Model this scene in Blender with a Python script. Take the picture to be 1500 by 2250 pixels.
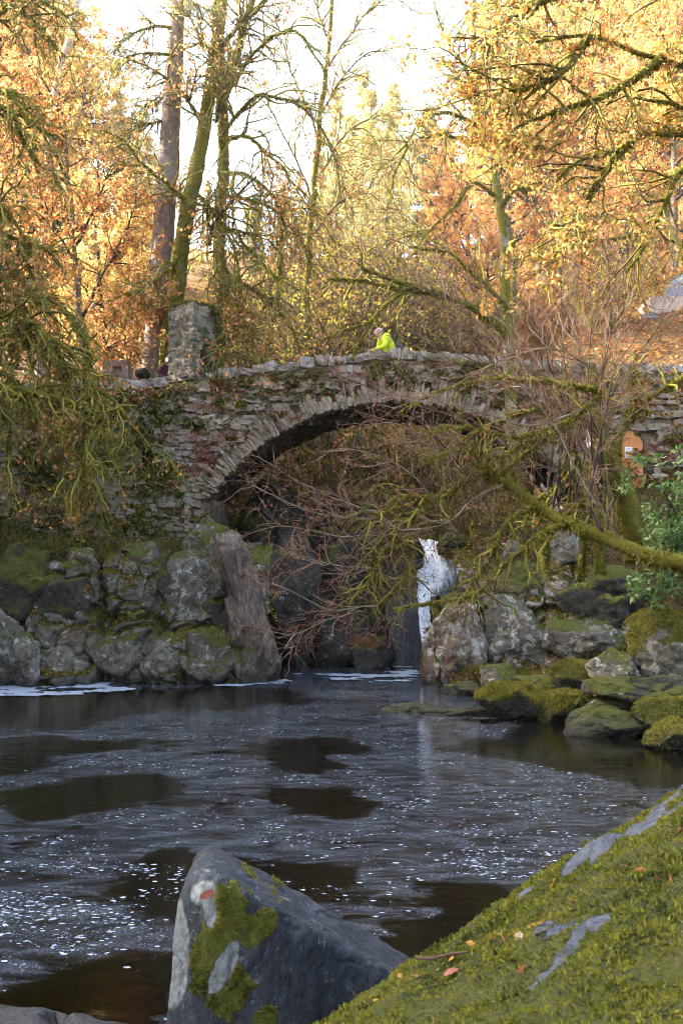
import bpy, bmesh, math, random
import numpy as np
from mathutils import Vector, Matrix
R = math.radians
rng = np.random.default_rng(7)
random.seed(7)
for o in list(bpy.data.objects): bpy.data.objects.remove(o, do_unlink=True)
S = bpy.context.scene
COL = S.collection

# ------------------------------------------------------------------ camera
CAMH, PITCH, LENS = 2.6, R(3.0), 35.0
cd = bpy.data.cameras.new('camera'); cam = bpy.data.objects.new('camera', cd); COL.objects.link(cam)
cd.sensor_fit = 'VERTICAL'; cd.sensor_height = 36.0; cd.lens = LENS
cd.clip_start = 0.05; cd.clip_end = 600
cam.location = (0, 0, CAMH); cam.rotation_euler = (R(90) + PITCH, 0, 0)
cd.dof.use_dof = True; cd.dof.focus_distance = 22.0; cd.dof.aperture_fstop = 8.0
S.camera = cam
# ------------------------------------------------------------------ world, sun, exposure
SUN_EL, SUN_AZ = R(28), R(-74)          # azimuth from +Y (away from the camera), towards +X
w = bpy.data.worlds.new('World'); S.world = w; w.use_nodes = True
nt = w.node_tree; nt.nodes.clear()
sky = nt.nodes.new('ShaderNodeTexSky'); sky.sky_type = 'NISHITA'; sky.sun_disc = False
sky.sun_elevation = SUN_EL; sky.sun_rotation = SUN_AZ
sky.air_density = 1.0; sky.dust_density = 6.0; sky.ozone_density = 0.2
bg = nt.nodes.new('ShaderNodeBackground'); bg.inputs[1].default_value = 0.15
wo = nt.nodes.new('ShaderNodeOutputWorld')
nt.links.new(sky.outputs[0], bg.inputs[0]); nt.links.new(bg.outputs[0], wo.inputs[0])
sd = bpy.data.lights.new('sun', 'SUN'); sd.energy = 2.8; sd.angle = R(0.6); sd.color = (1.0, 0.97, 0.91)
sun = bpy.data.objects.new('sun', sd); COL.objects.link(sun)
sdir = Vector((math.sin(SUN_AZ) * math.cos(SUN_EL), math.cos(SUN_AZ) * math.cos(SUN_EL), math.sin(SUN_EL)))
sun.rotation_euler = sdir.to_track_quat('Z', 'Y').to_euler(); sun.location = (0, 40, 60)
S.view_settings.view_transform = 'Standard'; S.view_settings.look = 'None'
S.view_settings.exposure = 3.7
S.cycles.pixel_filter_type = 'BLACKMAN_HARRIS'; S.cycles.filter_width = 1.05; S.view_settings.gamma = 1.0
S.render.engine = 'CYCLES'
cy = S.cycles
cy.max_bounces = 7; cy.diffuse_bounces = 3; cy.glossy_bounces = 3; cy.transmission_bounces = 4
cy.transparent_max_bounces = 6; cy.volume_bounces = 0; cy.caustics_reflective = False; cy.caustics_refractive = False
cy.sample_clamp_indirect = 6.0; cy.use_denoising = True; cy.use_adaptive_sampling = True; cy.adaptive_threshold = 0.02
try: cy.denoiser = 'OPENIMAGEDENOISE'
except Exception: pass

# ------------------------------------------------------------------ helpers
FPX = LENS / 36.0 * 2250.0
def P(px, py, Y):
    """photograph pixel (1500 x 2250) at world distance Y -> world point"""
    a, b = (px - 750) / FPX, (1125 - py) / FPX
    d = np.array([a, math.cos(PITCH) - b * math.sin(PITCH), math.sin(PITCH) + b * math.cos(PITCH)])
    return np.array([0, 0, CAMH]) + d * (Y / d[1])
def sc_at(Y): return FPX / Y
def hashn(ix, iy, iz, seed):
    h = (ix.astype(np.int64) * 374761393 + iy.astype(np.int64) * 668265263 + iz.astype(np.int64) * 2147483647 + seed * 1274126177) & 0xFFFFFFFF
    h = ((h ^ (h >> 13)) * 1274126177) & 0xFFFFFFFF
    h = ((h ^ (h >> 16)) * 2246822519) & 0xFFFFFFFF
    return ((h ^ (h >> 15)) & 0xFFFFFF) / float(0xFFFFFF)
def vnoise(p, seed=0):
    f = np.floor(p); t = p - f; t = t * t * (3 - 2 * t); f = f.astype(np.int64)
    r = 0
    for dx in (0, 1):
        wx = t[:, 0] if dx else 1 - t[:, 0]
        for dy in (0, 1):
            wy = t[:, 1] if dy else 1 - t[:, 1]
            for dz in (0, 1):
                wz = t[:, 2] if dz else 1 - t[:, 2]
                r = r + wx * wy * wz * hashn(f[:, 0] + dx, f[:, 1] + dy, f[:, 2] + dz, seed)
    return r * 2 - 1
def fbm(p, oct=4, seed=0, gain=0.5):
    r, a, s = 0, 1.0, 0.0
    for i in range(oct):
        r = r + a * vnoise(p * (2.03 ** i) + 17.3 * i, seed + i); s += a; a *= gain
    return r / s
def smooth(a, b, x):
    t = np.clip((x - a) / (b - a), 0, 1); return t * t * (3 - 2 * t)
def mesh(name, V, F, mat=None, attrs=None, shade=True, parent=None, link=True):
    """V (n,3); F a list of (m,k) integer arrays (quads and triangles may be mixed)"""
    if not isinstance(F, (list, tuple)): F = [F]
    F = [np.asarray(f, dtype=np.int32) for f in F if len(f)]
    me = bpy.data.meshes.new(name)
    V = np.asarray(V, dtype=np.float32)
    me.vertices.add(len(V)); me.vertices.foreach_set('co', V.ravel())
    loops = np.concatenate([f.ravel() for f in F]); tot = np.concatenate([np.full(len(f), f.shape[1], dtype=np.int32) for f in F])
    start = np.concatenate([[0], np.cumsum(tot)[:-1]]).astype(np.int32)
    me.loops.add(len(loops)); me.loops.foreach_set('vertex_index', loops.astype(np.int32))
    me.polygons.add(len(tot)); me.polygons.foreach_set('loop_start', start)
    try: me.polygons.foreach_set('loop_total', tot)
    except Exception: pass
    me.polygons.foreach_set('use_smooth', np.full(len(tot), bool(shade)))
    for k, v in (attrs or {}).items():
        at = me.attributes.new(k, 'FLOAT', 'POINT'); at.data.foreach_set('value', np.asarray(v, dtype=np.float32))
    me.update(calc_edges=True); me.validate(verbose=False)
    if mat: me.materials.append(mat)
    o = bpy.data.objects.new(name, me)
    if link: COL.objects.link(o)
    if parent: o.parent = parent
    return o
def empty(name, loc=(0, 0, 0), rz=0):
    o = bpy.data.objects.new(name, None); o.empty_display_size = 0.2
    o.location = [float(c) for c in loc]; o.rotation_euler = (0, 0, rz); COL.objects.link(o); return o
def tag(o, label=None, cat=None, group=None, kind=None):
    if label: o['label'] = label
    if cat: o['category'] = cat
    if group: o['group'] = group
    if kind: o['kind'] = kind
    return o
def put(child, parent):
    """parent a mesh built in world space to an Empty without moving it"""
    bpy.context.view_layer.update()
    child.parent = parent
    M = Matrix.Translation(parent.location) @ parent.rotation_euler.to_matrix().to_4x4()
    child.matrix_parent_inverse = M.inverted(); return child
def grid_faces(nu, nv, wrap=False):
    i, j = np.meshgrid(np.arange(nu - 1), np.arange(nv - (0 if wrap else 1)), indexing='ij')
    j2 = (j + 1) % nv
    return np.stack([i * nv + j, (i + 1) * nv + j, (i + 1) * nv + j2, i * nv + j2], -1).reshape(-1, 4)

# ------------------------------------------------------------------ materials
MATS = {}
class NB:
    def __init__(s, name):
        s.m = bpy.data.materials.new(name); s.m.use_nodes = True; s.t = s.m.node_tree; s.t.nodes.clear(); MATS[name] = s.m
    def n(s, typ, ins=None, **kw):
        x = s.t.nodes.new('ShaderNode' + typ)
        for k, v in kw.items(): setattr(x, k, v)
        for k, v in (ins or {}).items(): s.set(x.inputs[k], v)
        return x
    def set(s, sock, v):
        if isinstance(v, bpy.types.NodeSocket): s.t.links.new(v, sock)
        elif isinstance(v, bpy.types.Node): s.t.links.new(v.outputs[0], sock)
        elif isinstance(v, (tuple, list)) and sock.type == 'RGBA' and len(v) == 3: sock.default_value = (*v, 1)
        else: sock.default_value = v
    def pos(s): return s.n('NewGeometry').outputs['Position']
    def mapped(s, scale, rot=(0, 0, 0), src=None):
        return s.n('Mapping', {'Vector': src or s.pos(), 'Scale': scale, 'Rotation': rot}).outputs[0]
    def noise(s, vec, scale, detail=4, rough=0.55, dist=0.0):
        return s.n('TexNoise', {'Vector': vec, 'Scale': scale, 'Detail': detail, 'Roughness': rough, 'Distortion': dist}).outputs[0]
    def ramp(s, fac, stops, interp='LINEAR'):
        r = s.n('ValToRGB', {'Fac': fac}); e = r.color_ramp; e.interpolation = interp
        while len(e.elements) < len(stops): e.elements.new(0.5)
        for el, (p, c) in zip(e.elements, stops):
            el.position = p; el.color = (*c, 1) if len(c) == 3 else c
        return r.outputs[0]
    def gate(s, fac, a, b):
        return s.n('MapRange', {'Value': fac, 'From Min': a, 'From Max': b, 'To Min': 0.0, 'To Max': 1.0}).outputs[0]
    def math(s, op, a, b=0.0): return s.n('Math', {0: a, 1: b}, operation=op).outputs[0]
    def mix(s, f, a, b, mode='MIX'):
        x = s.n('Mix', data_type='RGBA', blend_type=mode)
        s.set(x.inputs[0], f); s.set(x.inputs[6], a); s.set(x.inputs[7], b); return x.outputs[2]
    def attr(s, name): return s.n('Attribute', attribute_name=name).outputs['Fac']
    def bump(s, h, strength=0.5, dist=0.05, normal=None):
        x = s.n('Bump', {'Height': h, 'Strength': strength, 'Distance': dist})
        if normal: s.set(x.inputs['Normal'], normal)
        return x.outputs[0]
    def bsdf(s, col, rough=0.85, normal=None, spec=0.3, **k):
        x = s.n('BsdfPrincipled', {'Base Color': col, 'Roughness': rough, 'Specular IOR Level': spec, **k})
        if normal: s.set(x.inputs['Normal'], normal)
        return x.outputs[0]
    def out(s, sh, vol=None):
        o = s.n('OutputMaterial')
        if sh: s.t.links.new(sh, o.inputs[0])
        if vol: s.t.links.new(vol, o.inputs['Volume'])
        return s.m

def mk_rock(name, c1, c2, c3=None, lichen=0.3, mossc=((0.035, 0.045, 0.008), (0.12, 0.125, 0.015)), striate=(1, 1, 1), sc=1.0, wet=True, lich_col=(0.5, 0.5, 0.46), rough=0.85, crks=0.45):
    b = NB(name); p = b.pos()
    sp = b.mapped(striate)
    n1 = b.noise(sp, 1.6 * sc, 6, 0.6, 0.6); n2 = b.noise(sp, 9 * sc, 5, 0.65); n3 = b.noise(p, 45 * sc, 3, 0.6)
    col = b.ramp(n1, [(0.25, c1), (0.5, c2), (0.72, c3 or tuple(x * 1.35 for x in c2))])
    col = b.mix(b.gate(n2, 0.35, 0.7), col, tuple(x * 0.42 for x in c2), 'MIX')
    col = b.mix(0.65, col, b.ramp(n3, [(0.3, (0.2, 0.2, 0.2)), (0.7, (0.95, 0.95, 0.95))]), 'OVERLAY')
    crk = b.n('TexVoronoi', {'Vector': b.n('Mix', {0: 0.3, 4: sp, 5: b.n('TexNoise', {'Vector': sp, 'Scale': 3.0 * sc, 'Detail': 4.0}).outputs[1]}, data_type='VECTOR').outputs[1], 'Scale': 1.5 * sc}, feature='DISTANCE_TO_EDGE').outputs[0]
    col = b.mix(b.math('MULTIPLY', b.gate(crk, 0.035, 0.0), crks), col, tuple(x * 0.2 for x in c1))
    # pale lichen crusts
    vo = b.n('TexVoronoi', {'Vector': b.mapped((1, 1, 1)), 'Scale': 5.5 * sc, 'Randomness': 1.0}).outputs['Distance']
    l = b.math('ADD', b.noise(p, 3.2 * sc, 6, 0.7, 0.8), b.math('MULTIPLY', vo, -0.12))
    lm = b.gate(l, 0.60 - 0.22 * lichen, 0.64 - 0.22 * lichen)
    lcol = b.mix(b.noise(p, 24 * sc, 4, 0.7), lich_col, tuple(x * 0.62 for x in lich_col))
    col = b.mix(b.math('MULTIPLY', lm, 0.9), col, lcol)
    # moss from the mesh mask, with ragged edges
    ms = b.gate(b.math('ADD', b.attr('moss'), b.math('MULTIPLY', b.math('SUBTRACT', b.noise(p, 14 * sc, 6, 0.75), 0.5), 0.9)), 0.42, 0.62)
    mc = b.ramp(b.noise(p, 22 * sc, 5, 0.7), [(0.3, mossc[0]), (0.68, mossc[1])])
    mc = b.mix(b.gate(b.noise(p, 2.1, 3), 0.5, 0.7), mc, tuple(x * 0.55 for x in mossc[1]))
    col = b.mix(ms, col, mc)
    rg = b.mix(ms, (rough,) * 3, (1, 1, 1))
    if wet:
        z = b.n('SeparateXYZ', {'Vector': p}).outputs[2]
        wm = b.gate(b.math('ADD', z, b.math('MULTIPLY', b.noise(p, 3, 3), -0.25)), 0.22, -0.02)
        col = b.mix(b.math('MULTIPLY', wm, 0.75), col, (0.018, 0.015, 0.011))
        rg = b.mix(wm, rg, (0.35,) * 3)
    nb = b.bump(b.math('ADD', n2, b.math('MULTIPLY', n1, 1.5)), 0.9, 0.08 / sc)
    nb = b.bump(b.gate(crk, 0.0, 0.06), 0.7 * crks, 0.04 / sc, nb)
    nb = b.bump(n3, 0.5, 0.015 / sc, nb)
    nb = b.bump(b.math('MULTIPLY', ms, b.noise(p, 60 * sc, 4, 0.8)), 0.9, 0.03 / sc, nb)
    return b.out(b.bsdf(col, rg, nb, 0.35))

mk_rock('rock_grey', (0.07, 0.062, 0.045), (0.165, 0.147, 0.112), (0.26, 0.235, 0.18), 0.42, lich_col=(0.40, 0.39, 0.34))
mk_rock('rock_pale', (0.07, 0.063, 0.048), (0.16, 0.145, 0.112), (0.25, 0.225, 0.18), 0.55, lich_col=(0.46, 0.45, 0.40))
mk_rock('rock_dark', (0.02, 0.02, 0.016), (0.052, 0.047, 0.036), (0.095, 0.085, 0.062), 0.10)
mk_rock('rock_brown', (0.085, 0.062, 0.046), (0.185, 0.14, 0.105), (0.27, 0.21, 0.165), 0.06, striate=(2.0, 2.0, 0.45))
mk_rock('rock_red', (0.12, 0.058, 0.034), (0.20, 0.145, 0.10), (0.27, 0.23, 0.175), 0.6, lich_col=(0.46, 0.44, 0.39))
mk_rock('rock_blue', (0.007, 0.010, 0.015), (0.019, 0.026, 0.037), (0.05, 0.058, 0.07), 0.22, sc=3.2, striate=(1, 1, 0.6), lich_col=(0.10, 0.115, 0.115), rough=0.9, crks=0.1)
mk_rock('rock_boulder', (0.022, 0.029, 0.042), (0.048, 0.062, 0.085), (0.085, 0.10, 0.12), 0.2, lich_col=(0.12, 0.14, 0.15), mossc=((0.015, 0.020, 0.004), (0.075, 0.085, 0.011)), sc=3.0, wet=False)

def mk_stone(name, cols, mossy=0.45):
    b = NB(name); p = b.pos()
    rnd = b.n('ObjectInfo').outputs['Random']
    n1 = b.noise(p, 5, 6, 0.65, 0.5); n2 = b.noise(b.mapped((1, 1, 3)), 18, 5, 0.7); n3 = b.noise(p, 60, 3)
    k = len(cols)
    col = b.ramp(b.math('FRACT', b.math('ADD', b.math('MULTIPLY', rnd, 7.31), b.math('MULTIPLY', n1, 0.35))), [(i / k, c) for i, c in enumerate(cols)])
    col = b.mix(b.gate(n2, 0.54, 0.82), col, (0.07, 0.055, 0.04))
    col = b.mix(b.gate(b.noise(p, 7.5, 5, 0.7), 0.60, 0.66), col, (0.50, 0.48, 0.42))
    nz = b.n('SeparateXYZ', {'Vector': b.n('NewGeometry').outputs['Normal']}).outputs[2]
    mm = b.gate(b.math('ADD', b.math('MULTIPLY', nz, 0.22), b.noise(p, 2.4, 6, 0.72)), 0.66 - 0.2 * mossy, 0.76 - 0.2 * mossy)
    mc = b.ramp(b.noise(p, 30, 4, 0.7), [(0.3, (0.03, 0.034, 0.008)), (0.7, (0.105, 0.10, 0.018))])
    col = b.mix(mm, col, mc)
    col = b.mix(b.math('MULTIPLY', b.gate(b.noise(p, 1.3, 4), 0.5, 0.72), 0.35), col, (0.16, 0.09, 0.055))
    nb = b.bump(b.math('ADD', n2, n1), 0.8, 0.05); nb = b.bump(n3, 0.6, 0.012, nb)
    return b.out(b.bsdf(col, 0.92, nb, 0.2))
BEIGE = [(0.40, 0.33, 0.24), (0.29, 0.245, 0.185), (0.45, 0.39, 0.31), (0.22, 0.19, 0.15), (0.37, 0.29, 0.21), (0.50, 0.46, 0.40), (0.31, 0.26, 0.20)]
mk_stone('wall_stone', BEIGE, 0.38)
mk_stone('wall_core', [(0.20, 0.16, 0.115), (0.26, 0.21, 0.155), (0.15, 0.12, 0.09), (0.22, 0.18, 0.13)], 0.35)
mk_stone('voussoir_stone', [(0.38, 0.30, 0.20), (0.26, 0.21, 0.15), (0.38, 0.33, 0.26), (0.18, 0.15, 0.11), (0.34, 0.265, 0.175)], 0.48)
mk_stone('coping_stone', [(0.40, 0.37, 0.33), (0.30, 0.275, 0.24), (0.23, 0.20, 0.165), (0.50, 0.47, 0.42), (0.26, 0.225, 0.185)], 0.3)
mk_stone('pier_stone', [(0.25, 0.225, 0.17), (0.17, 0.15, 0.115), (0.32, 0.29, 0.23), (0.13, 0.115, 0.09)], 0.5)
mk_stone('shaded_stone', [(0.035, 0.032, 0.028), (0.055, 0.05, 0.042), (0.025, 0.024, 0.022), (0.045, 0.04, 0.035)], 0.25)  # near-black copy of the masonry, shade put into its colour

def mk_bark(name, c1, c2, mossy=0.5, zs=0.35, mossc=((0.055, 0.058, 0.008), (0.20, 0.175, 0.022)), topbias=0.35, sc=1.0, spots=None):
    b = NB(name); p = b.pos(); v = b.mapped((1, 1, zs))
    n1 = b.noise(v, 14 * sc, 6, 0.7); n2 = b.noise(p, 2.3, 5, 0.65)
    col = b.ramp(n1, [(0.3, c1), (0.7, c2)])
    if spots: col = b.mix(b.gate(b.noise(b.mapped((1, 1, 2.2)), 5, 5, 0.7), 0.56, 0.62), col, spots)
    nz = b.n('SeparateXYZ', {'Vector': b.n('NewGeometry').outputs['Normal']}).outputs[2]
    mm = b.gate(b.math('ADD', b.math('MULTIPLY', nz, topbias * 0.5), b.math('ADD', b.math('MULTIPLY', b.noise(p, 20, 4, 0.75), 0.3), n2)), 1.0 - 0.65 * mossy, 1.12 - 0.65 * mossy)
    mc = b.ramp(b.noise(p, 26, 5, 0.75), [(0.3, mossc[0]), (0.7, mossc[1])])
    col = b.mix(mm, col, mc)
    nb = b.bump(n1, 0.9, 0.03 / sc); nb = b.bump(b.math('MULTIPLY', mm, b.noise(p, 40, 4, 0.8)), 0.8, 0.03, nb)
    return b.out(b.bsdf(col, 0.95, nb, 0.15))
mk_bark('bark_conifer', (0.10, 0.075, 0.065), (0.30, 0.235, 0.21), 0.22)
mk_bark('bark_mossy', (0.05, 0.04, 0.025), (0.16, 0.13, 0.09), 0.95)
mk_bark('bark_moss', (0.05, 0.045, 0.015), (0.13, 0.115, 0.04), 1.25)
mk_bark('bark_birch', (0.20, 0.17, 0.13), (0.52, 0.48, 0.42), 0.45, spots=(0.07, 0.05, 0.04))
mk_bark('bark_dark', (0.025, 0.02, 0.018), (0.075, 0.06, 0.05), 0.3)
mk_bark('bark_grey', (0.07, 0.06, 0.05), (0.19, 0.165, 0.14), 0.5)
mk_bark('bark_silver', (0.14, 0.115, 0.09), (0.34, 0.31, 0.26), 0.5)
mk_bark('bark_birch_mossy', (0.16, 0.125, 0.09), (0.42, 0.38, 0.32), 0.72, spots=(0.07, 0.05, 0.04))
def mk_twig(name, cols):
    b = NB(name); col = b.ramp(b.attr('rnd'), [(i / max(1, len(cols) - 1), c) for i, c in enumerate(cols)])
    return b.out(b.bsdf(col, 0.85, None, 0.2))
mk_twig('twig_red', [(0.10, 0.05, 0.032), (0.18, 0.095, 0.06), (0.27, 0.20, 0.15), (0.13, 0.065, 0.04)])
mk_twig('twig_pale', [(0.24, 0.21, 0.17), (0.33, 0.30, 0.26), (0.15, 0.12, 0.09)])
mk_twig('twig_moss', [(0.08, 0.072, 0.015), (0.17, 0.15, 0.02), (0.25, 0.22, 0.028), (0.12, 0.095, 0.025)])
mk_twig('twig_brown', [(0.06, 0.042, 0.03), (0.12, 0.085, 0.06), (0.085, 0.06, 0.04)])
mk_twig('twig_dark', [(0.03, 0.022, 0.018), (0.065, 0.048, 0.038)])
def mk_leaf(name, cols, trans=0.5, spec=0.2, tint=1.25):
    b = NB(name); col = b.ramp(b.attr('rnd'), [(i / max(1, len(cols) - 1), c) for i, c in enumerate(cols)])
    d = b.bsdf(col, 0.6, None, spec)
    tr = b.n('BsdfTranslucent', {'Color': b.mix(1.0, col, (tint, tint, tint * 0.9), 'MULTIPLY')}).outputs[0]
    return b.out(b.n('MixShader', {0: trans, 1: d, 2: tr}).outputs[0])
mk_leaf('leaf_orange', [(0.34, 0.13, 0.035), (0.42, 0.20, 0.065), (0.44, 0.28, 0.09), (0.42, 0.16, 0.06), (0.48, 0.24, 0.10), (0.38, 0.31, 0.12)], 0.5)
mk_leaf('leaf_gold', [(0.42, 0.28, 0.08), (0.48, 0.36, 0.13), (0.42, 0.25, 0.08), (0.38, 0.35, 0.13)], 0.5)
mk_leaf('leaf_oak', [(0.26, 0.10, 0.03), (0.44, 0.21, 0.05), (0.30, 0.26, 0.06), (0.17, 0.18, 0.05), (0.46, 0.24, 0.08), (0.44, 0.34, 0.13), (0.40, 0.16, 0.06)], 0.45)
mk_leaf('leaf_larch', [(0.38, 0.34, 0.12), (0.48, 0.43, 0.19), (0.44, 0.40, 0.20), (0.32, 0.31, 0.12)], 0.5)
mk_leaf('leaf_yellowgreen', [(0.22, 0.20, 0.03), (0.36, 0.30, 0.04), (0.45, 0.36, 0.05)], 0.5)
mk_leaf('leaf_fir', [(0.035, 0.06, 0.035), (0.06, 0.095, 0.055), (0.09, 0.12, 0.07)], 0.3)
mk_leaf('leaf_yew', [(0.015, 0.028, 0.012), (0.03, 0.05, 0.02), (0.05, 0.06, 0.02)], 0.2)
mk_leaf('leaf_evergreen', [(0.06, 0.12, 0.025), (0.10, 0.19, 0.045), (0.16, 0.24, 0.06), (0.08, 0.16, 0.06)], 0.3, 0.6)
mk_leaf('leaf_red', [(0.20, 0.055, 0.04), (0.30, 0.10, 0.07), (0.36, 0.16, 0.11)], 0.4)
mk_leaf('leaf_litter', [(0.20, 0.07, 0.02), (0.32, 0.12, 0.03), (0.40, 0.20, 0.045), (0.14, 0.06, 0.03), (0.42, 0.17, 0.05)], 0.25)
mk_leaf('fern_leaf', [(0.08, 0.10, 0.02), (0.14, 0.15, 0.03), (0.22, 0.20, 0.05)], 0.45)
mk_leaf('grass_blade', [(0.07, 0.085, 0.015), (0.13, 0.13, 0.025), (0.17, 0.11, 0.045), (0.10, 0.11, 0.02)], 0.35)
mk_leaf('moss_sprig', [(0.026, 0.033, 0.006), (0.075, 0.085, 0.011), (0.19, 0.195, 0.028), (0.12, 0.105, 0.018)], 0.35, 0.1)
mk_leaf('moss_bright', [(0.06, 0.062, 0.010), (0.14, 0.132, 0.02), (0.24, 0.215, 0.035), (0.17, 0.135, 0.024)], 0.35, 0.1)
mk_leaf('needle_litter', [(0.30, 0.10, 0.03), (0.20, 0.09, 0.04), (0.36, 0.18, 0.07)], 0.1)

def mk_plain(name, col, rough=0.8, var=0.25, sc=12, spec=0.3, bump=0.3):
    b = NB(name); p = b.pos(); n = b.noise(p, sc, 5, 0.65)
    c = b.mix(b.gate(n, 0.3, 0.7), tuple(x * (1 - var) for x in col), tuple(min(1, x * (1 + var)) for x in col))
    return b.out(b.bsdf(c, rough, b.bump(n, bump, 0.02), spec))
mk_plain('jacket_lime', (0.52, 0.62, 0.02), 0.6, 0.15, 10)
mk_plain('jacket_purple', (0.07, 0.012, 0.035), 0.8)
mk_plain('trouser_navy', (0.03, 0.035, 0.055), 0.9)
mk_plain('backpack_grey', (0.05, 0.045, 0.055), 0.8)
mk_plain('skin', (0.52, 0.30, 0.23), 0.6, 0.06)
mk_plain('hair_grey', (0.42, 0.39, 0.37), 0.8, 0.3, 40)
mk_plain('eye_dark', (0.03, 0.02, 0.02), 0.3)
mk_plain('orange_board', (0.50, 0.20, 0.065), 0.6, 0.1, 6)
mk_plain('paper_white', (0.75, 0.76, 0.78), 0.6, 0.04)
mk_plain('paper_yellow', (0.75, 0.55, 0.05), 0.6, 0.04)
mk_plain('paper_grey', (0.45, 0.45, 0.47), 0.6, 0.04)
mk_plain('slate', (0.07, 0.078, 0.095), 0.5, 0.3, 3)
mk_plain('timber', (0.16, 0.09, 0.05), 0.8)
mk_plain('stump_stone', (0.27, 0.20, 0.18), 0.9, 0.35, 9)
mk_plain('bark_twig', (0.05, 0.03, 0.025), 0.9)
mk_plain('leaf_rust', (0.15, 0.04, 0.018), 0.55, 0.3, 30)
mk_plain('leaf_pale', (0.26, 0.17, 0.11), 0.4, 0.4, 25)
mk_plain('leaf_yellow', (0.60, 0.46, 0.03), 0.5, 0.2, 30)
# ground: soil, moss and leaf litter
b = NB('ground'); p = b.pos(); n1 = b.noise(p, 0.35, 5, 0.6); n2 = b.noise(p, 3.2, 6, 0.7); n3 = b.noise(p, 16, 5, 0.75)
col = b.ramp(n3, [(0.25, (0.045, 0.03, 0.018)), (0.5, (0.10, 0.065, 0.035)), (0.75, (0.19, 0.10, 0.04))])
col = b.mix(b.gate(n2, 0.5, 0.62), col, b.ramp(n3, [(0.3, (0.03, 0.034, 0.008)), (0.7, (0.095, 0.095, 0.018))]))
col = b.mix(b.attr('litter'), col, b.ramp(n3, [(0.3, (0.22, 0.10, 0.03)), (0.55, (0.38, 0.19, 0.05)), (0.8, (0.46, 0.27, 0.08))]))
col = b.mix(b.attr('bed'), col, b.ramp(b.noise(p, 9, 5, 0.7), [(0.3, (0.07, 0.035, 0.012)), (0.6, (0.18, 0.09, 0.03)), (0.8, (0.30, 0.11, 0.03))]))
b.out(b.bsdf(col, 0.95, b.bump(b.math('ADD', n3, n2), 0.9, 0.12), 0.1))
# water
b = NB('water'); p = b.pos()
wv = b.noise(b.mapped((0.9, 2.2, 1)), 2.2, 4, 0.55, 0.4); wf = b.noise(b.mapped((1.4, 2.6, 1)), 11, 3, 0.5)
nb = b.bump(wv, 0.07, 0.10); nb = b.bump(wf, 0.06, 0.02, nb)
fr = b.n('Fresnel', {'IOR': 1.33, 'Normal': nb}).outputs[0]
tr = b.n('BsdfTransparent', {'Color': (0.42, 0.21, 0.08, 1)}).outputs[0]
gl = b.n('BsdfGlossy', {'Color': (1, 1, 1, 1), 'Roughness': 0.035, 'Normal': nb}).outputs[0]
body = b.n('BsdfDiffuse', {'Color': (0.0045, 0.0035, 0.0022, 1)}).outputs[0]
deep = b.n('MixShader', {0: b.attr('depth'), 1: tr, 2: body}).outputs[0]
s1 = b.n('MixShader', {0: fr, 1: deep, 2: gl}).outputs[0]
grain = b.gate(b.noise(b.mapped((1, 1.6, 1)), 34, 4, 0.85), 0.44, 0.70)
fil = b.gate(b.noise(b.mapped((0.55, 1.5, 1)), 1.9, 7, 0.66, 2.2), 0.44, 0.60)
edge = b.gate(b.math('ADD', b.attr('film'), b.math('MULTIPLY', b.math('SUBTRACT', b.noise(b.mapped((0.8, 1.4, 1)), 3.0, 8, 0.75, 1.6), 0.5), 1.5)), 0.22, 0.42)
fx = b.math('MULTIPLY', b.math('MULTIPLY', edge, b.math('ADD', b.math('MULTIPLY', fil, 0.75), 0.25)), b.math('ADD', b.math('MULTIPLY', grain, 0.85), 0.15))
foamd = b.n('BsdfDiffuse', {'Color': (0.17, 0.205, 0.25, 1)}).outputs[0]
b.out(b.n('MixShader', {0: b.math('MULTIPLY', fx, 0.52), 1: s1, 2: foamd}).outputs[0])
b = NB('foam'); b.out(b.bsdf((0.27, 0.31, 0.37), 0.6, None, 0.3))
b = NB('white_water'); p = b.pos()
n1 = b.noise(b.mapped((8, 2, 0.7)), 3.2, 6, 0.65, 0.5); n2 = b.noise(b.mapped((14, 4, 1.2)), 6, 4, 0.7)
col = b.ramp(b.math('ADD', b.math('MULTIPLY', n1, 0.75), b.math('MULTIPLY', n2, 0.25)), [(0.33, (0.16, 0.19, 0.23)), (0.43, (0.55, 0.60, 0.66)), (0.52, (0.90, 0.92, 0.94))])
tm = b.gate(b.math('ADD', b.attr('thin'), b.math('MULTIPLY', b.math('SUBTRACT', b.noise(b.mapped((3, 1, 1.2)), 3.0, 5, 0.7), 0.5), 1.1)), 0.30, 0.62)
col = b.mix(tm, col, b.ramp(n1, [(0.4, (0.03, 0.035, 0.045)), (0.62, (0.16, 0.19, 0.23))]))
b.out(b.bsdf(col, 0.5, b.bump(n1, 0.4, 0.05), 0.4))
b = NB('thin_water'); p = b.pos()
n1 = b.noise(b.mapped((8, 3, 0.5)), 4, 6, 0.7, 0.5)
col = b.ramp(n1, [(0.52, (0.012, 0.013, 0.016)), (0.64, (0.05, 0.055, 0.065)), (0.74, (0.4, 0.44, 0.5))])
b.out(b.bsdf(col, 0.35, b.bump(n1, 0.7, 0.05), 0.5))
b = NB('haze'); v = b.n('VolumePrincipled', {'Color': (0.98, 0.97, 0.93, 1), 'Density': 0.00028, 'Anisotropy': 0.3})
b.out(None, v.outputs[0])
M = MATS

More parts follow.
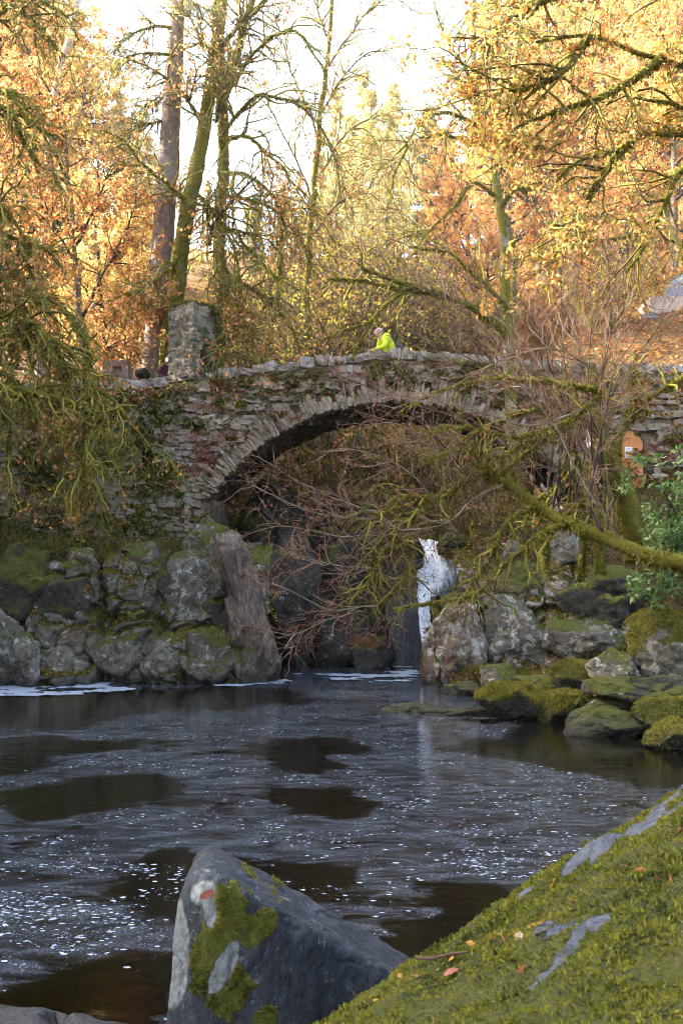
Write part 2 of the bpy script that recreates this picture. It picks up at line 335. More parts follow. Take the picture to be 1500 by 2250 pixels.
# ------------------------------------------------------------------ terrain
POOL = np.array([(-16, 6.0), (-9, 5.2), (-2.4, 5.2), (-0.6, 5.5), (1.0, 5.4), (3.2, 5.8), (5.6, 9), (5.7, 13), (4.7, 14.8), (3.8, 16.0), (2.9, 17.0), (2.3, 18.0), (2.1, 20.2), (1.62, 21.2), (1.75, 26.2), (0.6, 26.8),
                 (-1.0, 26.2), (-1.7, 24.2), (-1.75, 22.3), (-3.2, 22.1), (-6.2, 22.0), (-9.5, 22.0), (-16, 20)], float)
def sdf_poly(pts, poly):
    d = np.full(len(pts), 1e9); inside = np.zeros(len(pts), bool); n = len(poly)
    for i in range(n):
        a, c = poly[i], poly[(i + 1) % n]; e = c - a; wv_ = pts - a
        t = np.clip((wv_ @ e) / (e @ e), 0, 1); d = np.minimum(d, np.linalg.norm(wv_ - t[:, None] * e, axis=1))
        cond = ((a[1] > pts[:, 1]) != (c[1] > pts[:, 1]))
        with np.errstate(divide='ignore', invalid='ignore'):
            xx = a[0] + (pts[:, 1] - a[1]) / (c[1] - a[1] if c[1] != a[1] else 1e-9) * e[0]
        inside ^= cond & (pts[:, 0] < xx)
    return np.where(inside, -d, d)
def hill(x, y):
    s = 7.0 + 0.37 * np.clip(y - 25.5, 0, 60) + 0.16 * np.clip(y - 85, 0, 100)
    return s + 0.14 * np.clip(np.abs(x) - 6, 0, 60) * smooth(22, 40, y) + 0.08 * np.clip(x - 2, 0, 30) * smooth(26, 36, y)
def height(x, y):
    x = np.asarray(x, float).ravel(); y = np.asarray(y, float).ravel()
    p2 = np.stack([x, y], 1); d = sdf_poly(p2, POOL)
    p3 = np.stack([x, y, 0 * x], 1)
    # target height beyond the shore
    ledge = 2.55 + 0.5 * smooth(22.5, 24.0, y) + 0.25 * np.clip(-x - 6, 0, 8)
    hl = np.where(x < 0, ledge, 0)
    rbank = 0.35 + 2.3 * smooth(22.0, 23.3, y) + 1.0 * smooth(23.2, 24.1, y) + 0.35 * np.clip(x - 4.6, 0, 20) * smooth(14, 20, y)
    hl = np.where(x < 0, hl, rbank)
    under = 2.8 + 0.85 * np.clip(y - 28.3, 0, 40)
    upper = hill(x, y)
    sideb = np.maximum(smooth(-3.35, -3.75, x), smooth(5.9, 6.4, x))
    back = np.where(sideb > 0, np.minimum(under, upper) * (1 - sideb) + upper * sideb, np.minimum(under, upper))
    tgt = hl + (back - hl) * smooth(24.12, 24.34, y)
    nearb = np.where(x < 0.6, -0.35, 0.3) + 0.6 * smooth(5.0, 2.6, y) + 0.35 * np.clip(4.5 - y, 0, 12) * 0.3 + 0.25 * np.clip(np.abs(x) - 4, 0, 40)
    tgt = np.where(y < 13, nearb, tgt * smooth(12, 16, y) + nearb * (1 - smooth(12, 16, y)))
    cl = np.where((y > 13), 0.9, 1.6)
    h = -1.9 + (tgt + 1.9) * smooth(-0.35, 1.0, d / cl)
    # shallow shelf in the near left corner
    shelf = smooth(8.8, 5.8, y) * smooth(0.6, -0.4, x)
    h = np.where(d < 0.0, np.maximum(h, -1.9 + 1.78 * shelf), h)
    h = np.where((d < 0.6) & (y < 9) & (x < 0.2), np.minimum(h, -0.10 + 0.9 * np.clip(d, 0, 1)), h)
    # upstream burn above the fall
    up = smooth(2.2, 1.2, np.abs(x - (2.6 + 0.55 * np.clip(y - 28, 0, 40)))) * smooth(26.5, 27.6, y) * smooth(44, 36, y)
    h = h * (1 - up) + np.minimum(h, 2.5 + 0.10 * np.clip(y - 28, 0, 20)) * up
    cv = smooth(3.25, 2.75, x) * smooth(1.2, 1.6, x) * smooth(20.5, 21.5, y) * smooth(28.4, 27.6, y)
    h = h * (1 - cv) + np.minimum(h, 1.0 + 1.5 * smooth(27.2, 28.0, y)) * cv
    amp = 0.10 + 0.20 * smooth(27, 34, y)
    return h + amp * fbm(p3 * 0.9, 4, 3) * (d > 0.2) + 0.7 * fbm(p3 * 0.12, 3, 9) * smooth(28, 45, y)
def axis(segs):
    out = []
    for a, c, st in segs: out += list(np.arange(a, c, st))
    return np.array(out + [segs[-1][1]])
gx = axis([(-110, -40, 5), (-40, -14, 1.3), (-14, 14, 0.28), (14, 40, 1.3), (40, 110, 5)])
gy = axis([(-45, 0, 3), (0, 18, 0.4), (18, 34, 0.2), (34, 60, 0.6), (60, 150, 3)])
XX, YY = np.meshgrid(gx, gy, indexing='ij'); H = height(XX, YY)
V = np.stack([XX.ravel(), YY.ravel(), H], 1)
lit = 0.12 * smooth(28, 29.5, V[:, 1]) * (V[:, 0] > -3.3) * (V[:, 1] < 36) + smooth(0.5, 6, V[:, 0]) * smooth(33, 36, V[:, 1]) * 0.7 + 0.45 * smooth(30, 40, V[:, 1]) * (V[:, 0] < 1)
bedm = (V[:, 2] < 0.03).astype(float)
ter = mesh('terrain', V, grid_faces(len(gx), len(gy)), M['ground'], {'litter': np.clip(lit, 0, 1), 'bed': bedm})
tag(ter, 'steep wooded gorge ground with soil, moss and fallen leaves', kind='structure')

# ------------------------------------------------------------------ pool water with foam film
ELL = []   # dark, foam-free eddies: (x, y, rx, ry) on the water, taken from where they lie in the photograph
def wat(px, py):
    q = P(px, py, 10.0) - np.array([0, 0, CAMH]); t = -CAMH / q[2]; return q[:2] * t
for (x0, y0, x1, y1) in [(-250, 1628, 310, 1664), (120, 1702, 570, 1800), (545, 1628, 905, 1702), (630, 1722, 870, 1772), (-200, 1528, 450, 1612), (1120, 1575, 1700, 1760), (250, 1880, 560, 2080), (700, 1925, 1250, 2200), (-300, 2065, 500, 2400), (540, 1880, 640, 2050), (-200, 1512, 700, 1560), (-300, 1655, 60, 1790)]:
    a, c = wat((x0 + x1) / 2, y0), wat((x0 + x1) / 2, y1); l, r_ = wat(x0, (y0 + y1) / 2), wat(x1, (y0 + y1) / 2)
    ELL.append(((l[0] + r_[0]) / 2, (a[1] + c[1]) / 2, abs(r_[0] - l[0]) / 2, abs(a[1] - c[1]) / 2))
def film(x, y):
    p3 = np.stack([x, y, 0 * x], 1)
    wx = x + 1.5 * fbm(p3 * 0.5, 4, 41) + 0.5 * fbm(p3 * 2.0, 3, 47) + 0.14 * fbm(p3 * 8, 2, 57); wy = y + 1.1 * fbm(p3 * 0.5 + 9, 4, 43) + 0.32 * fbm(p3 * 2.0, 3, 48) + 0.08 * fbm(p3 * 8, 2, 58)
    f = np.ones(len(x))
    for (cx, cyy, rx, ry) in ELL:
        q = np.sqrt(((wx - cx) / rx) ** 2 + ((wy - cyy) / ry) ** 2)
        f = np.minimum(f, smooth(0.62, 1.12, q))
    streak = 0.62 + 0.75 * fbm(np.stack([wx * 0.7, wy * 2.1, 0 * x], 1), 4, 51)
    return np.clip(f * streak, 0, 1)
wxs = np.arange(-16, 8.01, 0.15); wys = np.concatenate([np.arange(4.6, 12, 0.09), np.arange(12, 27.2, 0.15)])
XX, YY = np.meshgrid(wxs, wys, indexing='ij'); x_, y_ = XX.ravel(), YY.ravel()
fl = film(x_, y_) * smooth(27, 21, y_) * 0.9 + 0.25 * smooth(22, 24, y_)
dep = smooth(0.1, 0.75, -height(x_, y_))
wat_o = mesh('pool_water', np.stack([x_, y_, 0 * x_], 1), grid_faces(len(wxs), len(wys)), M['water'], {'film': fl, 'depth': dep})
tag(wat_o, 'dark peaty river pool with drifting films of foam', kind='structure')
# foam flecks: small flat floating discs
N = 560000
fy = 5.6 + (22.4 - 5.6) * rng.random(N) ** 1.25; fx_ = (rng.random(N) * 2 - 1) * (0.40 * fy + 0.3)
ff = film(fx_, fy); clump = fbm(np.stack([fx_ * 1.6, fy * 2.2, 0 * fx_], 1), 3, 77)
keep = (rng.random(N) < np.clip(ff * 1.25 - 0.3, 0, 1) * np.clip(0.28 + 0.9 * clump, 0.02, 1) * 0.42) & (sdf_poly(np.stack([fx_, fy], 1), POOL) < -0.05)
# the scattered larger flecks of the near dark water
N2 = 9000; gy2 = 5.9 + 2.9 * rng.random(N2); gx2 = -2.6 + 3.4 * rng.random(N2)
k2 = (fbm(np.stack([gx2 * 1.1, gy2 * 2.0, 0 * gx2], 1), 4, 91) > 0.13) & (gx2 < 0.4) & (gy2 > 6.2 + 0.3 * gx2 * 0) & (rng.random(N2) < 0.5 * smooth(6.3, 7.2, gy2))
px_ = np.concatenate([fx_[keep], gx2[k2]]); py_ = np.concatenate([fy[keep], gy2[k2]])
n = len(px_); rad = (0.0014 + 0.009 * rng.random(n) ** 9) * np.clip(1.5 + 0.02 * (py_ - 8), 1.2, 1.8) * np.where(py_ < 9, 1.15, 1.0)
K = 5; ang = np.arange(K) / K * 2 * np.pi
rr = rad[:, None] * (0.65 + 0.6 * rng.random((n, K)))
V = np.stack([px_[:, None] + 1.7 * rr * np.cos(ang), py_[:, None] + rr * np.sin(ang), np.full((n, K), 0.004)], -1).reshape(-1, 3)
fo = mesh('foam_flecks', V, (np.arange(n)[:, None] * K + np.arange(K)), M['foam'])
tag(fo, 'white foam flecks drifting in swirls on the dark pool', kind='stuff')
# denser foam along the far shore and at the foot of the fall
def foam_sheet(name, label, poly_px, seed, thr):
    pts = np.array([wat(*q) for q in poly_px]); mn, mx = pts.min(0), pts.max(0)
    xs = np.arange(mn[0], mx[0], 0.03); ys = np.arange(mn[1], mx[1], 0.05)
    A, B = np.meshgrid(xs, ys, indexing='ij'); q = np.stack([A.ravel(), B.ravel()], 1)
    d = sdf_poly(q, pts); nz = fbm(np.stack([q[:, 0] * 1.3, q[:, 1] * 2.6, 0 * d], 1), 4, seed)
    z = 0.008 + 0.02 * np.abs(fbm(np.stack([q[:, 0] * 6, q[:, 1] * 6, 0 * d], 1), 2, seed + 5))
    ok = (np.clip(-d * 1.5, -1, 0.25) + nz * 1.1 + 0.25 * fbm(np.stack([q[:, 0] * 7, q[:, 1] * 12, 0 * d], 1), 3, seed + 9) > thr)
    F = grid_faces(len(xs), len(ys)); F = F[ok[F].all(1)]
    u, inv = np.unique(F.ravel(), return_inverse=True)
    o = mesh(name, np.stack([q[u, 0], q[u, 1], z[u]], 1), inv.reshape(-1, 4), M['foam']); return tag(o, label, kind='stuff')
foam_sheet('shore_foam', 'pale foam raft along the foot of the left cliff', [(-60, 1495), (380, 1500), (370, 1508), (200, 1528), (-60, 1530)], 5, 0.30)
foam_sheet('channel_foam', 'white foam lines where the channel leaves the gorge', [(420, 1512), (610, 1492), (800, 1484), (925, 1478), (925, 1500), (700, 1497), (560, 1508)], 8, 0.28)
foam_sheet('plunge_foam', 'churned white water at the foot of the waterfall', [(610, 1480), (860, 1480), (868, 1462), (930, 1460), (930, 1486), (760, 1488)], 12, 0.22)

# ------------------------------------------------------------------ rocks
_ico = {}
def ico(s):
    if s not in _ico:
        bm = bmesh.new(); bmesh.ops.create_icosphere(bm, subdivisions=s, radius=1); bm.verts.ensure_lookup_table()
        v = np.array([q.co[:] for q in bm.verts]); f = np.array([[q.index for q in p.verts] for p in bm.faces]); bm.free()
        _ico[s] = (v / np.linalg.norm(v, axis=1)[:, None], f)
    return _ico[s]
def vnormals(V, F):
    n = np.cross(V[F[:, 1]] - V[F[:, 0]], V[F[:, 2]] - V[F[:, 0]]); o = np.zeros_like(V)
    for k in range(F.shape[1]): np.add.at(o, F[:, k], n)
    return o / (np.linalg.norm(o, axis=1)[:, None] + 1e-12)
def rock_shape(dims, seed, sub=5, planes=None, nplanes=17, sharp=60.0, rough=0.075, nscale=1.4, stri=(1, 1, 1), ridge=0.035, crack=0.035):
    r_ = np.random.default_rng(seed); U, F = ico(sub)
    if planes is None:
        pn = r_.normal(size=(nplanes, 3)); pn /= np.linalg.norm(pn, axis=1)[:, None]; pd = 0.62 + 0.34 * r_.random(nplanes)
        ax = np.array([(1, 0, 0), (-1, 0, 0), (0, 1, 0), (0, -1, 0), (0, 0, 1), (0, 0, -1)], float); ax += r_.normal(size=ax.shape) * 0.13
        pn = np.concatenate([pn, ax / np.linalg.norm(ax, axis=1)[:, None]]); pd = np.concatenate([pd, np.full(6, 0.9)])
    else:
        pn = np.array([q[:3] for q in planes], float); pd = np.array([q[3] for q in planes], float); pn /= np.linalg.norm(pn, axis=1)[:, None]
    dots = np.clip(U @ pn.T, 1e-3, None) / pd                      # 1/r for every plane
    inv = (np.sum(dots ** sharp, 1)) ** (1 / sharp)
    V = U / inv[:, None]
    if planes is None: V = V / np.abs(V).max(0)
    V = V * np.array(dims) / (2 if planes is None else 1)
    s = max(dims); q = V * np.array(stri)
    V = V + U * (s * rough * fbm(q / s * 3.2 * nscale + seed, 5, seed, 0.55))[:, None]
    V = V + U * (s * ridge * (0.4 - np.abs(fbm(q / s * 11 + seed, 3, seed + 8))))[:, None]
    # bedding cracks
    cr = np.abs(fbm(q / s * 4.5 + 3 + seed, 3, seed + 4)); V = V - U * (s * crack * np.exp(-(cr / 0.05) ** 2))[:, None]
    return V, F
def moss_mask(W, Nn, amount, seed, top=0.9):
    return np.clip(0.5 + top * (Nn[:, 2] - 0.45) * 0.9 + 0.75 * fbm(W * 1.5, 4, seed) + (amount - 0.5) * 1.3, 0, 1)
def tufts(W, F, Nn, mask, n, size, name, parent, mat='moss_sprig', thr=0.5, blades=2, droop=0.0, seed=1, wr=0.24):
    """short moss sprigs standing on a surface, one joined mesh"""
    r_ = np.random.default_rng(seed)
    T = F[:, :3]; ar = np.linalg.norm(np.cross(W[T[:, 1]] - W[T[:, 0]], W[T[:, 2]] - W[T[:, 0]]), axis=1) * (mask[T].mean(1) > thr)
    if ar.sum() <= 0: return None
    ti = r_.choice(len(T), n, p=ar / ar.sum()); a = r_.random((n, 2)); fl_ = a.sum(1) > 1; a[fl_] = 1 - a[fl_]
    A, B_, C_ = W[T[ti, 0]], W[T[ti, 1]], W[T[ti, 2]]; pt = A + a[:, :1] * (B_ - A) + a[:, 1:] * (C_ - A); nn = Nn[T[ti, 0]]
    d = nn + 0.55 * r_.normal(size=(n, 3)); d[:, 2] -= droop; d /= np.linalg.norm(d, axis=1)[:, None]
    sz = size * (0.5 + 1.0 * r_.random(n)) * (0.6 + 0.9 * np.clip(0.5 + fbm(pt * 9 / max(size * 60, 0.6), 3, seed), 0, 1))
    s = np.cross(d, r_.normal(size=(n, 3))); s /= np.linalg.norm(s, axis=1)[:, None]
    pt = pt - nn * (size * 0.15)
    v0 = pt - s * (sz * wr)[:, None]; v1 = pt + s * (sz * wr)[:, None]; v2 = pt + d * sz[:, None] + s * (sz * 0.12 * r_.normal(size=n))[:, None]
    V = np.stack([v0, v1, v2], 1).reshape(-1, 3)
    base = np.clip(0.5 + 0.55 * fbm(pt * 3.0 / max(size * 30, 0.5), 3, seed + 2) + 0.18 * r_.normal(size=n), 0, 1)
    o = mesh(name, V, np.arange(3 * n).reshape(-1, 3), M[mat], {'rnd': np.repeat(base, 3)}, shade=False)
    o['kind'] = 'stuff'
    if parent: put(o, parent)
    return o
def rock(name, label, box, Y, depth, mat, seed, moss=0.35, sub=5, rz=0.0, tilt=(0, 0), cat='rock', group=None, ntuft=0, tsize=0.05, **kw):
    x0, y0, x1, y1 = box; c = P((x0 + x1) / 2, (y0 + y1) / 2, Y); s = sc_at(Y)
    dims = ((x1 - x0) / s, depth, (y1 - y0) / s)
    V, F = rock_shape(dims, seed, sub, **kw)
    Rm = np.array((Matrix.Rotation(rz, 3, 'Z') @ Matrix.Rotation(tilt[0], 3, 'X') @ Matrix.Rotation(tilt[1], 3, 'Y')))
    V = V @ Rm.T; W = V + c; Nn = vnormals(W, F); mk = moss_mask(W, Nn, moss, seed)
    o = mesh(name, V, F, M[mat], {'moss': mk}); o.location = c; tag(o, label, cat, group)
    if ntuft: tufts(W, F, Nn, mk, ntuft, tsize, 'moss', o, 'moss_bright', thr=0.55, seed=seed)
    return o
CLF = []
def cliff_face(name, label, x0, x1, y0, y1, Yb, back, mat, seed, cell=(0.8, 1.0), moss=0.4, cut=None):
    """cracked rock wall rising from the water: fractured blocks of uneven depth, leaning back"""
    A, B = P(x0, y1, Yb), P(x1, y0, Yb); nx, nz = int((B[0] - A[0]) / 0.028), int((B[2] - A[2]) / 0.028); X, Z = np.meshgrid(np.linspace(A[0], B[0], nx), np.linspace(-0.4, B[2], nz), indexing='ij'); x, z = X.ravel(), Z.ravel()
    p3 = np.stack([x, z, 0 * x], 1); wx = x + 0.16 * fbm(p3 * 2.2, 3, seed); wz = z + 0.14 * fbm(p3 * 2.2 + 5, 3, seed + 1)
    def cells(cw, ch, sd):
        u, v = wx / cw, wz / ch; iu, iv = np.floor(u), np.floor(v); d1 = np.full(len(x), 9.0); d2 = d1.copy(); hid = np.zeros(len(x)); off = np.zeros((len(x), 2))
        for a in (-1, 0, 1):
            for c in (-1, 0, 1):
                cu, cv = iu + a, iv + c; ru, rv = hashn(cu, cv, 0 * cu, sd), hashn(cu, cv, 0 * cu, sd + 1); du, dv = u - cu - 0.15 - 0.7 * ru, v - cv - 0.15 - 0.7 * rv; d = np.maximum(np.abs(du), np.abs(dv)) * 0.6 + 0.4 * np.hypot(du, dv)
                m = d < d1; d2 = np.where(m, d1, np.minimum(d2, d)); hid = np.where(m, hashn(cu, cv, 0 * cu, sd + 2), hid); off = np.where(m[:, None], np.stack([du, dv], 1), off); d1 = np.where(m, d, d1)
        return hid, d2 - d1, off
    h1, e1, o1 = cells(cell[0] * 1.7, cell[1] * 1.6, seed); h2, e2, o2 = cells(cell[0] * 0.7, cell[1] * 0.6, seed + 7)
    y = Yb + back * np.clip(z / B[2], 0, 1) ** 1.3 - 0.55 * h1 - 0.20 * h2 + (h1 - 0.5) * 0.5 * o1[:, 0] - 0.25 * o1[:, 1] * h2
    y = y + 0.40 * np.exp(-(e1 / 0.10) ** 2) + 0.16 * np.exp(-(e2 / 0.10) ** 2) + 0.10 * fbm(p3 * 3, 4, seed + 3) + 0.03 * fbm(p3 * 14, 3, seed + 4)
    y = y + 0.6 * smooth(0.82, 1.0, z / B[2])
    W = np.stack([x, y, z], 1); F = grid_faces(nx, nz)[:, ::-1]; Nn = vnormals(W, F); Nn *= np.sign(-Nn[:, 1].mean())
    mk = np.clip(moss_mask(W, Nn, moss, seed, 1.2) + 0.35 * np.exp(-(e1 / 0.12) ** 2) - 0.1, 0, 1)
    if cut is not None: F = F[~cut(x, z)[F].any(1)]
    CLF.append((W, Nn)); o = mesh(name, W, F, M[mat], {'moss': mk}); tag(o, label, kind='structure'); tufts(W, F, Nn, mk, 16000, 0.06, 'moss', o, 'moss_bright', thr=0.6, droop=0.3, seed=seed); return o
cliff_face('cliff', 'cracked grey and mossy cliff rising from the left of the pool', -60, 590, 1190, 1510, 22.05, 1.25, 'rock_grey', 61, moss=0.50)
cliff_face('cliff', 'cracked lichen-splashed rock bank right of the waterfall', 952, 1480, 1205, 1512, 21.75, 1.8, 'rock_red', 71, moss=0.50, cut=lambda x, z: (x < P(1012, 0, 21.8)[0]) & (z > P(0, 1312, 21.8)[2]))
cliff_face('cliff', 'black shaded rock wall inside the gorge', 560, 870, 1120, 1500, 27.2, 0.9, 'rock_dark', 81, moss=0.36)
GL, GR, GG = 'rocks of the left cliff', 'rocks of the right bank', 'rocks inside the gorge'
RK = [  # name, label, box in the photograph, distance, depth, material, moss, group, extra
 ('cliff_rock', 'ribbed grey rock standing in the water, beside a rounded lichen-pale boulder', (-60, 1335, 52, 1515), 21.6, 1.5, 'rock_grey', 0.30, GL, dict(stri=(3, 3, 0.6))),
 ('boulder', 'rounded pale lichen-covered boulder at the water, beside the ribbed grey rock', (28, 1375, 88, 1512), 21.3, 0.8, 'rock_pale', 0.12, GL, {}),
 ('cliff_rock', 'dark mossy rock mass under ferns above the dark cleft', (-40, 1195, 130, 1420), 22.6, 1.6, 'rock_dark', 0.62, GL, {}),
 ('cliff_rock', 'dark moss-covered rock above the low broken block', (85, 1260, 235, 1440), 22.5, 1.5, 'rock_dark', 0.55, GL, {}),
 ('cliff_rock', 'low broken grey block at the waterline right of the dark cleft', (88, 1418, 215, 1512), 21.7, 1.0, 'rock_grey', 0.25, GL, {}),
 ('cliff_rock', 'broad grey block at the waterline with cracked front and moss cap', (195, 1375, 325, 1512), 21.8, 1.1, 'rock_grey', 0.36, GL, {}),
 ('cliff_rock', 'squared grey waterline block between the moss cap and the mossy shelf', (305, 1390, 430, 1515), 21.7, 1.1, 'rock_grey', 0.30, GL, {}),
 ('cliff_rock', 'mossy waterline shelf at the foot of the big lichen-spotted boulder', (400, 1378, 560, 1518), 21.7, 1.2, 'rock_grey', 0.56, GL, {}),
 ('cliff_rock', 'dark streaked rock slab below the grassy ledge', (212, 1240, 335, 1410), 22.7, 1.2, 'rock_dark', 0.35, GL, dict(stri=(3, 3, 0.4))),
 ('cliff_rock', 'tall pale grey slab between the dark slab and the spotted boulder', (312, 1240, 392, 1395), 22.6, 1.0, 'rock_grey', 0.22, GL, dict(stri=(3, 3, 0.4))),
 ('boulder', 'big grey boulder spotted with white lichen, moss on its crown', (360, 1205, 512, 1400), 22.4, 1.3, 'rock_pale', 0.30, GL, {}),
 ('cliff_rock', 'mossy rock crown at the foot of the bridge abutment', (395, 1150, 505, 1260), 23.1, 1.2, 'rock_grey', 0.62, GL, {}),
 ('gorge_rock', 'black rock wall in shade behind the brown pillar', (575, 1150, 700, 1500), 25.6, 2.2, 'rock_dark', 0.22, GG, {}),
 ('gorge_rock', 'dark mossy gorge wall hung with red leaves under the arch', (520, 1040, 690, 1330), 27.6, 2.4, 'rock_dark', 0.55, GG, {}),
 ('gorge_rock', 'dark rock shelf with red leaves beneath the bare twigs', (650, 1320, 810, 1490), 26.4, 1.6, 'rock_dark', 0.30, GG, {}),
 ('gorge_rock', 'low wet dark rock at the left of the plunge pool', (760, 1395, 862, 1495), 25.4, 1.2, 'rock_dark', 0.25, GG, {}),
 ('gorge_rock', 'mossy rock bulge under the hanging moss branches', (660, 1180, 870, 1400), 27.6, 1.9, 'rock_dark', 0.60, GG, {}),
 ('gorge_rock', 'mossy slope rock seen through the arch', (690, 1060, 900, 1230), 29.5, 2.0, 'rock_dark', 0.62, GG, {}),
 ('cliff_rock', 'pale lichen-splashed rock face with red patches right of the waterfall', (932, 1316, 1064, 1520), 21.6, 1.5, 'rock_red', 0.30, GR, {}),
 ('cliff_rock', 'grey cracked rock face under the mossy ledge', (1040, 1300, 1215, 1500), 22.0, 1.4, 'rock_pale', 0.30, GR, {}),
 ('cliff_rock', 'blue-grey lichen rock step below the grass tussock', (1185, 1345, 1400, 1480), 21.6, 1.4, 'rock_pale', 0.40, GR, {}),
 ('cliff_rock', 'mossy rock brow right above the narrow fall', (955, 1300, 1065, 1360), 22.2, 1.3, 'rock_dark', 0.85, GR, {}),
 ('cliff_rock', 'broad mossy brown rock above the grey cracked face', (1052, 1235, 1240, 1350), 22.8, 1.5, 'rock_red', 0.62, GR, {}),
 ('cliff_rock', 'dark mossy rock under the evergreen leaves', (1210, 1240, 1430, 1390), 22.4, 1.6, 'rock_dark', 0.60, GR, {}),
 ('cliff_rock', 'dim grey slab beside the wide upper cascade', (1050, 1140, 1200, 1250), 24.4, 1.4, 'rock_grey', 0.35, GR, {}),
 ('cliff_rock', 'brown slope rock behind the mossy trunks', (1150, 1130, 1330, 1260), 24.0, 1.4, 'rock_grey', 0.50, GR, {}),
 ('boulder', 'large round boulder under bright moss with white lichen spots', (1384, 1342, 1580, 1520), 16.9, 1.6, 'rock_pale', 0.66, GR, dict(ntuft=14000, tsize=0.035, sharp=6)),
 ('boulder', 'pointed grey boulder with lichen leaning on the large round mossy boulder', (1288, 1422, 1412, 1520), 16.6, 1.0, 'rock_pale', 0.34, GR, {}),
 ('rock_slab', 'flat dark ledge slab strewn with leaves below the lichen boulders', (1282, 1488, 1540, 1546), 16.1, 1.3, 'rock_dark', 0.50, GR, {}),
 ('rock', 'dark block propping up the flat leaf-strewn ledge slab', (1288, 1528, 1402, 1568), 16.0, 0.9, 'rock_dark', 0.40, GR, {}),
 ('rock', 'long mossy rock lying along the water left of the ledge slab', (1046, 1500, 1200, 1582), 17.2, 1.2, 'rock_dark', 0.80, GR, dict(ntuft=6000, tsize=0.04)),
 ('rock', 'mossy rock with a fallen mossy branch beside the ledge slab', (1170, 1515, 1300, 1585), 17.0, 1.1, 'rock_dark', 0.72, GR, dict(ntuft=5000, tsize=0.04)),
 ('rock', 'wet dark mossy rock dipping into the pool below the ledge slab', (1238, 1553, 1432, 1625), 15.6, 1.2, 'rock_dark', 0.62, GR, {}),
 ('rock', 'humped mossy rock in front of the ledge slab', (1386, 1530, 1580, 1618), 15.3, 1.2, 'rock_dark', 0.75, GR, dict(ntuft=6000, tsize=0.035)),
 ('rock', 'low mossy rock at the water below the humped mossy rock', (1415, 1588, 1590, 1650), 14.4, 1.0, 'rock_dark', 0.72, GR, dict(ntuft=5000, tsize=0.03)),
 ('rock', 'small moss-capped rock with a pale lichen front by the cliff foot', (1052, 1458, 1145, 1522), 19.4, 0.9, 'rock_pale', 0.50, GR, {}),
 ('rock', 'sloping mossy rock ridge running up to the grey lichen boulder', (1205, 1440, 1330, 1550), 18.2, 1.3, 'rock_dark', 0.80, GR, dict(ntuft=5000, tsize=0.04)),
 ('rock', 'small dark mossy rock among leaves behind the long mossy rock', (1120, 1478, 1230, 1535), 18.4, 1.0, 'rock_dark', 0.70, GR, {}),
 ('rock', 'thin mossy sill of rock barely clearing the water', (835, 1553, 1080, 1584), 17.7, 0.7, 'rock_dark', 0.75, GR, {}),
 ('rock', 'small flat mossy rock at the foot of the red-patched face', (968, 1500, 1066, 1535), 20.2, 0.8, 'rock_dark', 0.65, GR, {}),
]
for i, (nm, lb, bx, Y, dp, mt, ms, g, kw) in enumerate(RK):
    rock(nm, lb, bx, Y + (0.42 if g == GL and i > 1 else 0.35 if (g == GR and Y > 21.4) else 0), dp, mt, 100 + i, ms, group=g, sub=4 if g == GG or (bx[2] - bx[0]) < 105 else 5, rz=0.25 * math.sin(i * 2.1), **kw)
rf_ = random.Random(5)
for i in range(12):
    px, py = rf_.uniform(-20, 545), rf_.uniform(1235, 1470); sz = rf_.uniform(55, 125)
    rock('cliff_rock', 'mossy fragment of rock wedged between the blocks of the left cliff', (px - sz / 2, py - sz * 0.45, px + sz / 2, py + sz * 0.5), 22.35 + 0.75 * (1470 - py) / 235 + rf_.uniform(-.2, .1), 0.9, rf_.choice(['rock_dark', 'rock_grey', 'rock_dark']), 300 + i, rf_.uniform(0.35, 0.7), sub=4, group='wedged rocks of the left cliff', rz=rf_.uniform(-.6, .6))
for i in range(14):
    px, py = rf_.uniform(1060, 1440), rf_.uniform(1190, 1480); sz = rf_.uniform(55, 130)
    rock('cliff_rock', 'mossy fragment of rock wedged in the right-hand bank', (px - sz / 2, py - sz * 0.4, px + sz / 2, py + sz * 0.4), 22.0 + 1.7 * (1480 - py) / 290 + rf_.uniform(-.2, .2), 1.0, rf_.choice(['rock_red', 'rock_pale', 'rock_dark', 'rock_grey']), 340 + i, rf_.uniform(0.3, 0.65), sub=4, group='wedged rocks of the right bank', rz=rf_.uniform(-.6, .6))
# the tall brown pillar of rock under the abutment
for i, (bx, Y, rz_, tl, lb) in enumerate([((472, 1156, 552, 1345), 22.15, 0.5, -0.16, 'tall angular brown block at the top of the split slab by the abutment'), ((508, 1185, 578, 1400), 22.2, -0.35, -0.18, 'long narrow brown splinter of rock along the gorge side of the split slab'), ((500, 1290, 572, 1470), 22.0, 0.25, -0.14, 'brown ribbed block in the middle of the split slab'), ((540, 1330, 600, 1525), 22.2, 0.7, -0.14, 'leaning brown block at the gorge corner of the split slab, foot in the water'), ((508, 1400, 578, 1528), 22.05, -0.2, -0.1, 'mossy brown foot block of the split slab standing in the water')]):
    rock('cliff_rock', lb, bx, Y, 0.85, 'rock_brown', 421 + 3 * i, 0.34 if i < 4 else 0.5, sub=5, group=GL, rz=rz_, tilt=(0.04, tl), nplanes=13, rough=0.05, stri=(1.8, 1.8, 0.5))
rock('rock_column', 'short mossy grey block leaning against the tall brown slab', (455, 1170, 530, 1330), 22.35, 0.9, 'rock_grey', 416, 0.5, sub=5, group=GL, rz=-0.2, tilt=(0, -0.1), nplanes=10, sharp=50)
rock('rock_column', 'dark wet foot of rock at the water below the tall brown slab', (535, 1390, 622, 1520), 22.3, 1.0, 'rock_dark', 417, 0.25, sub=5, group=GL, rz=0.4)
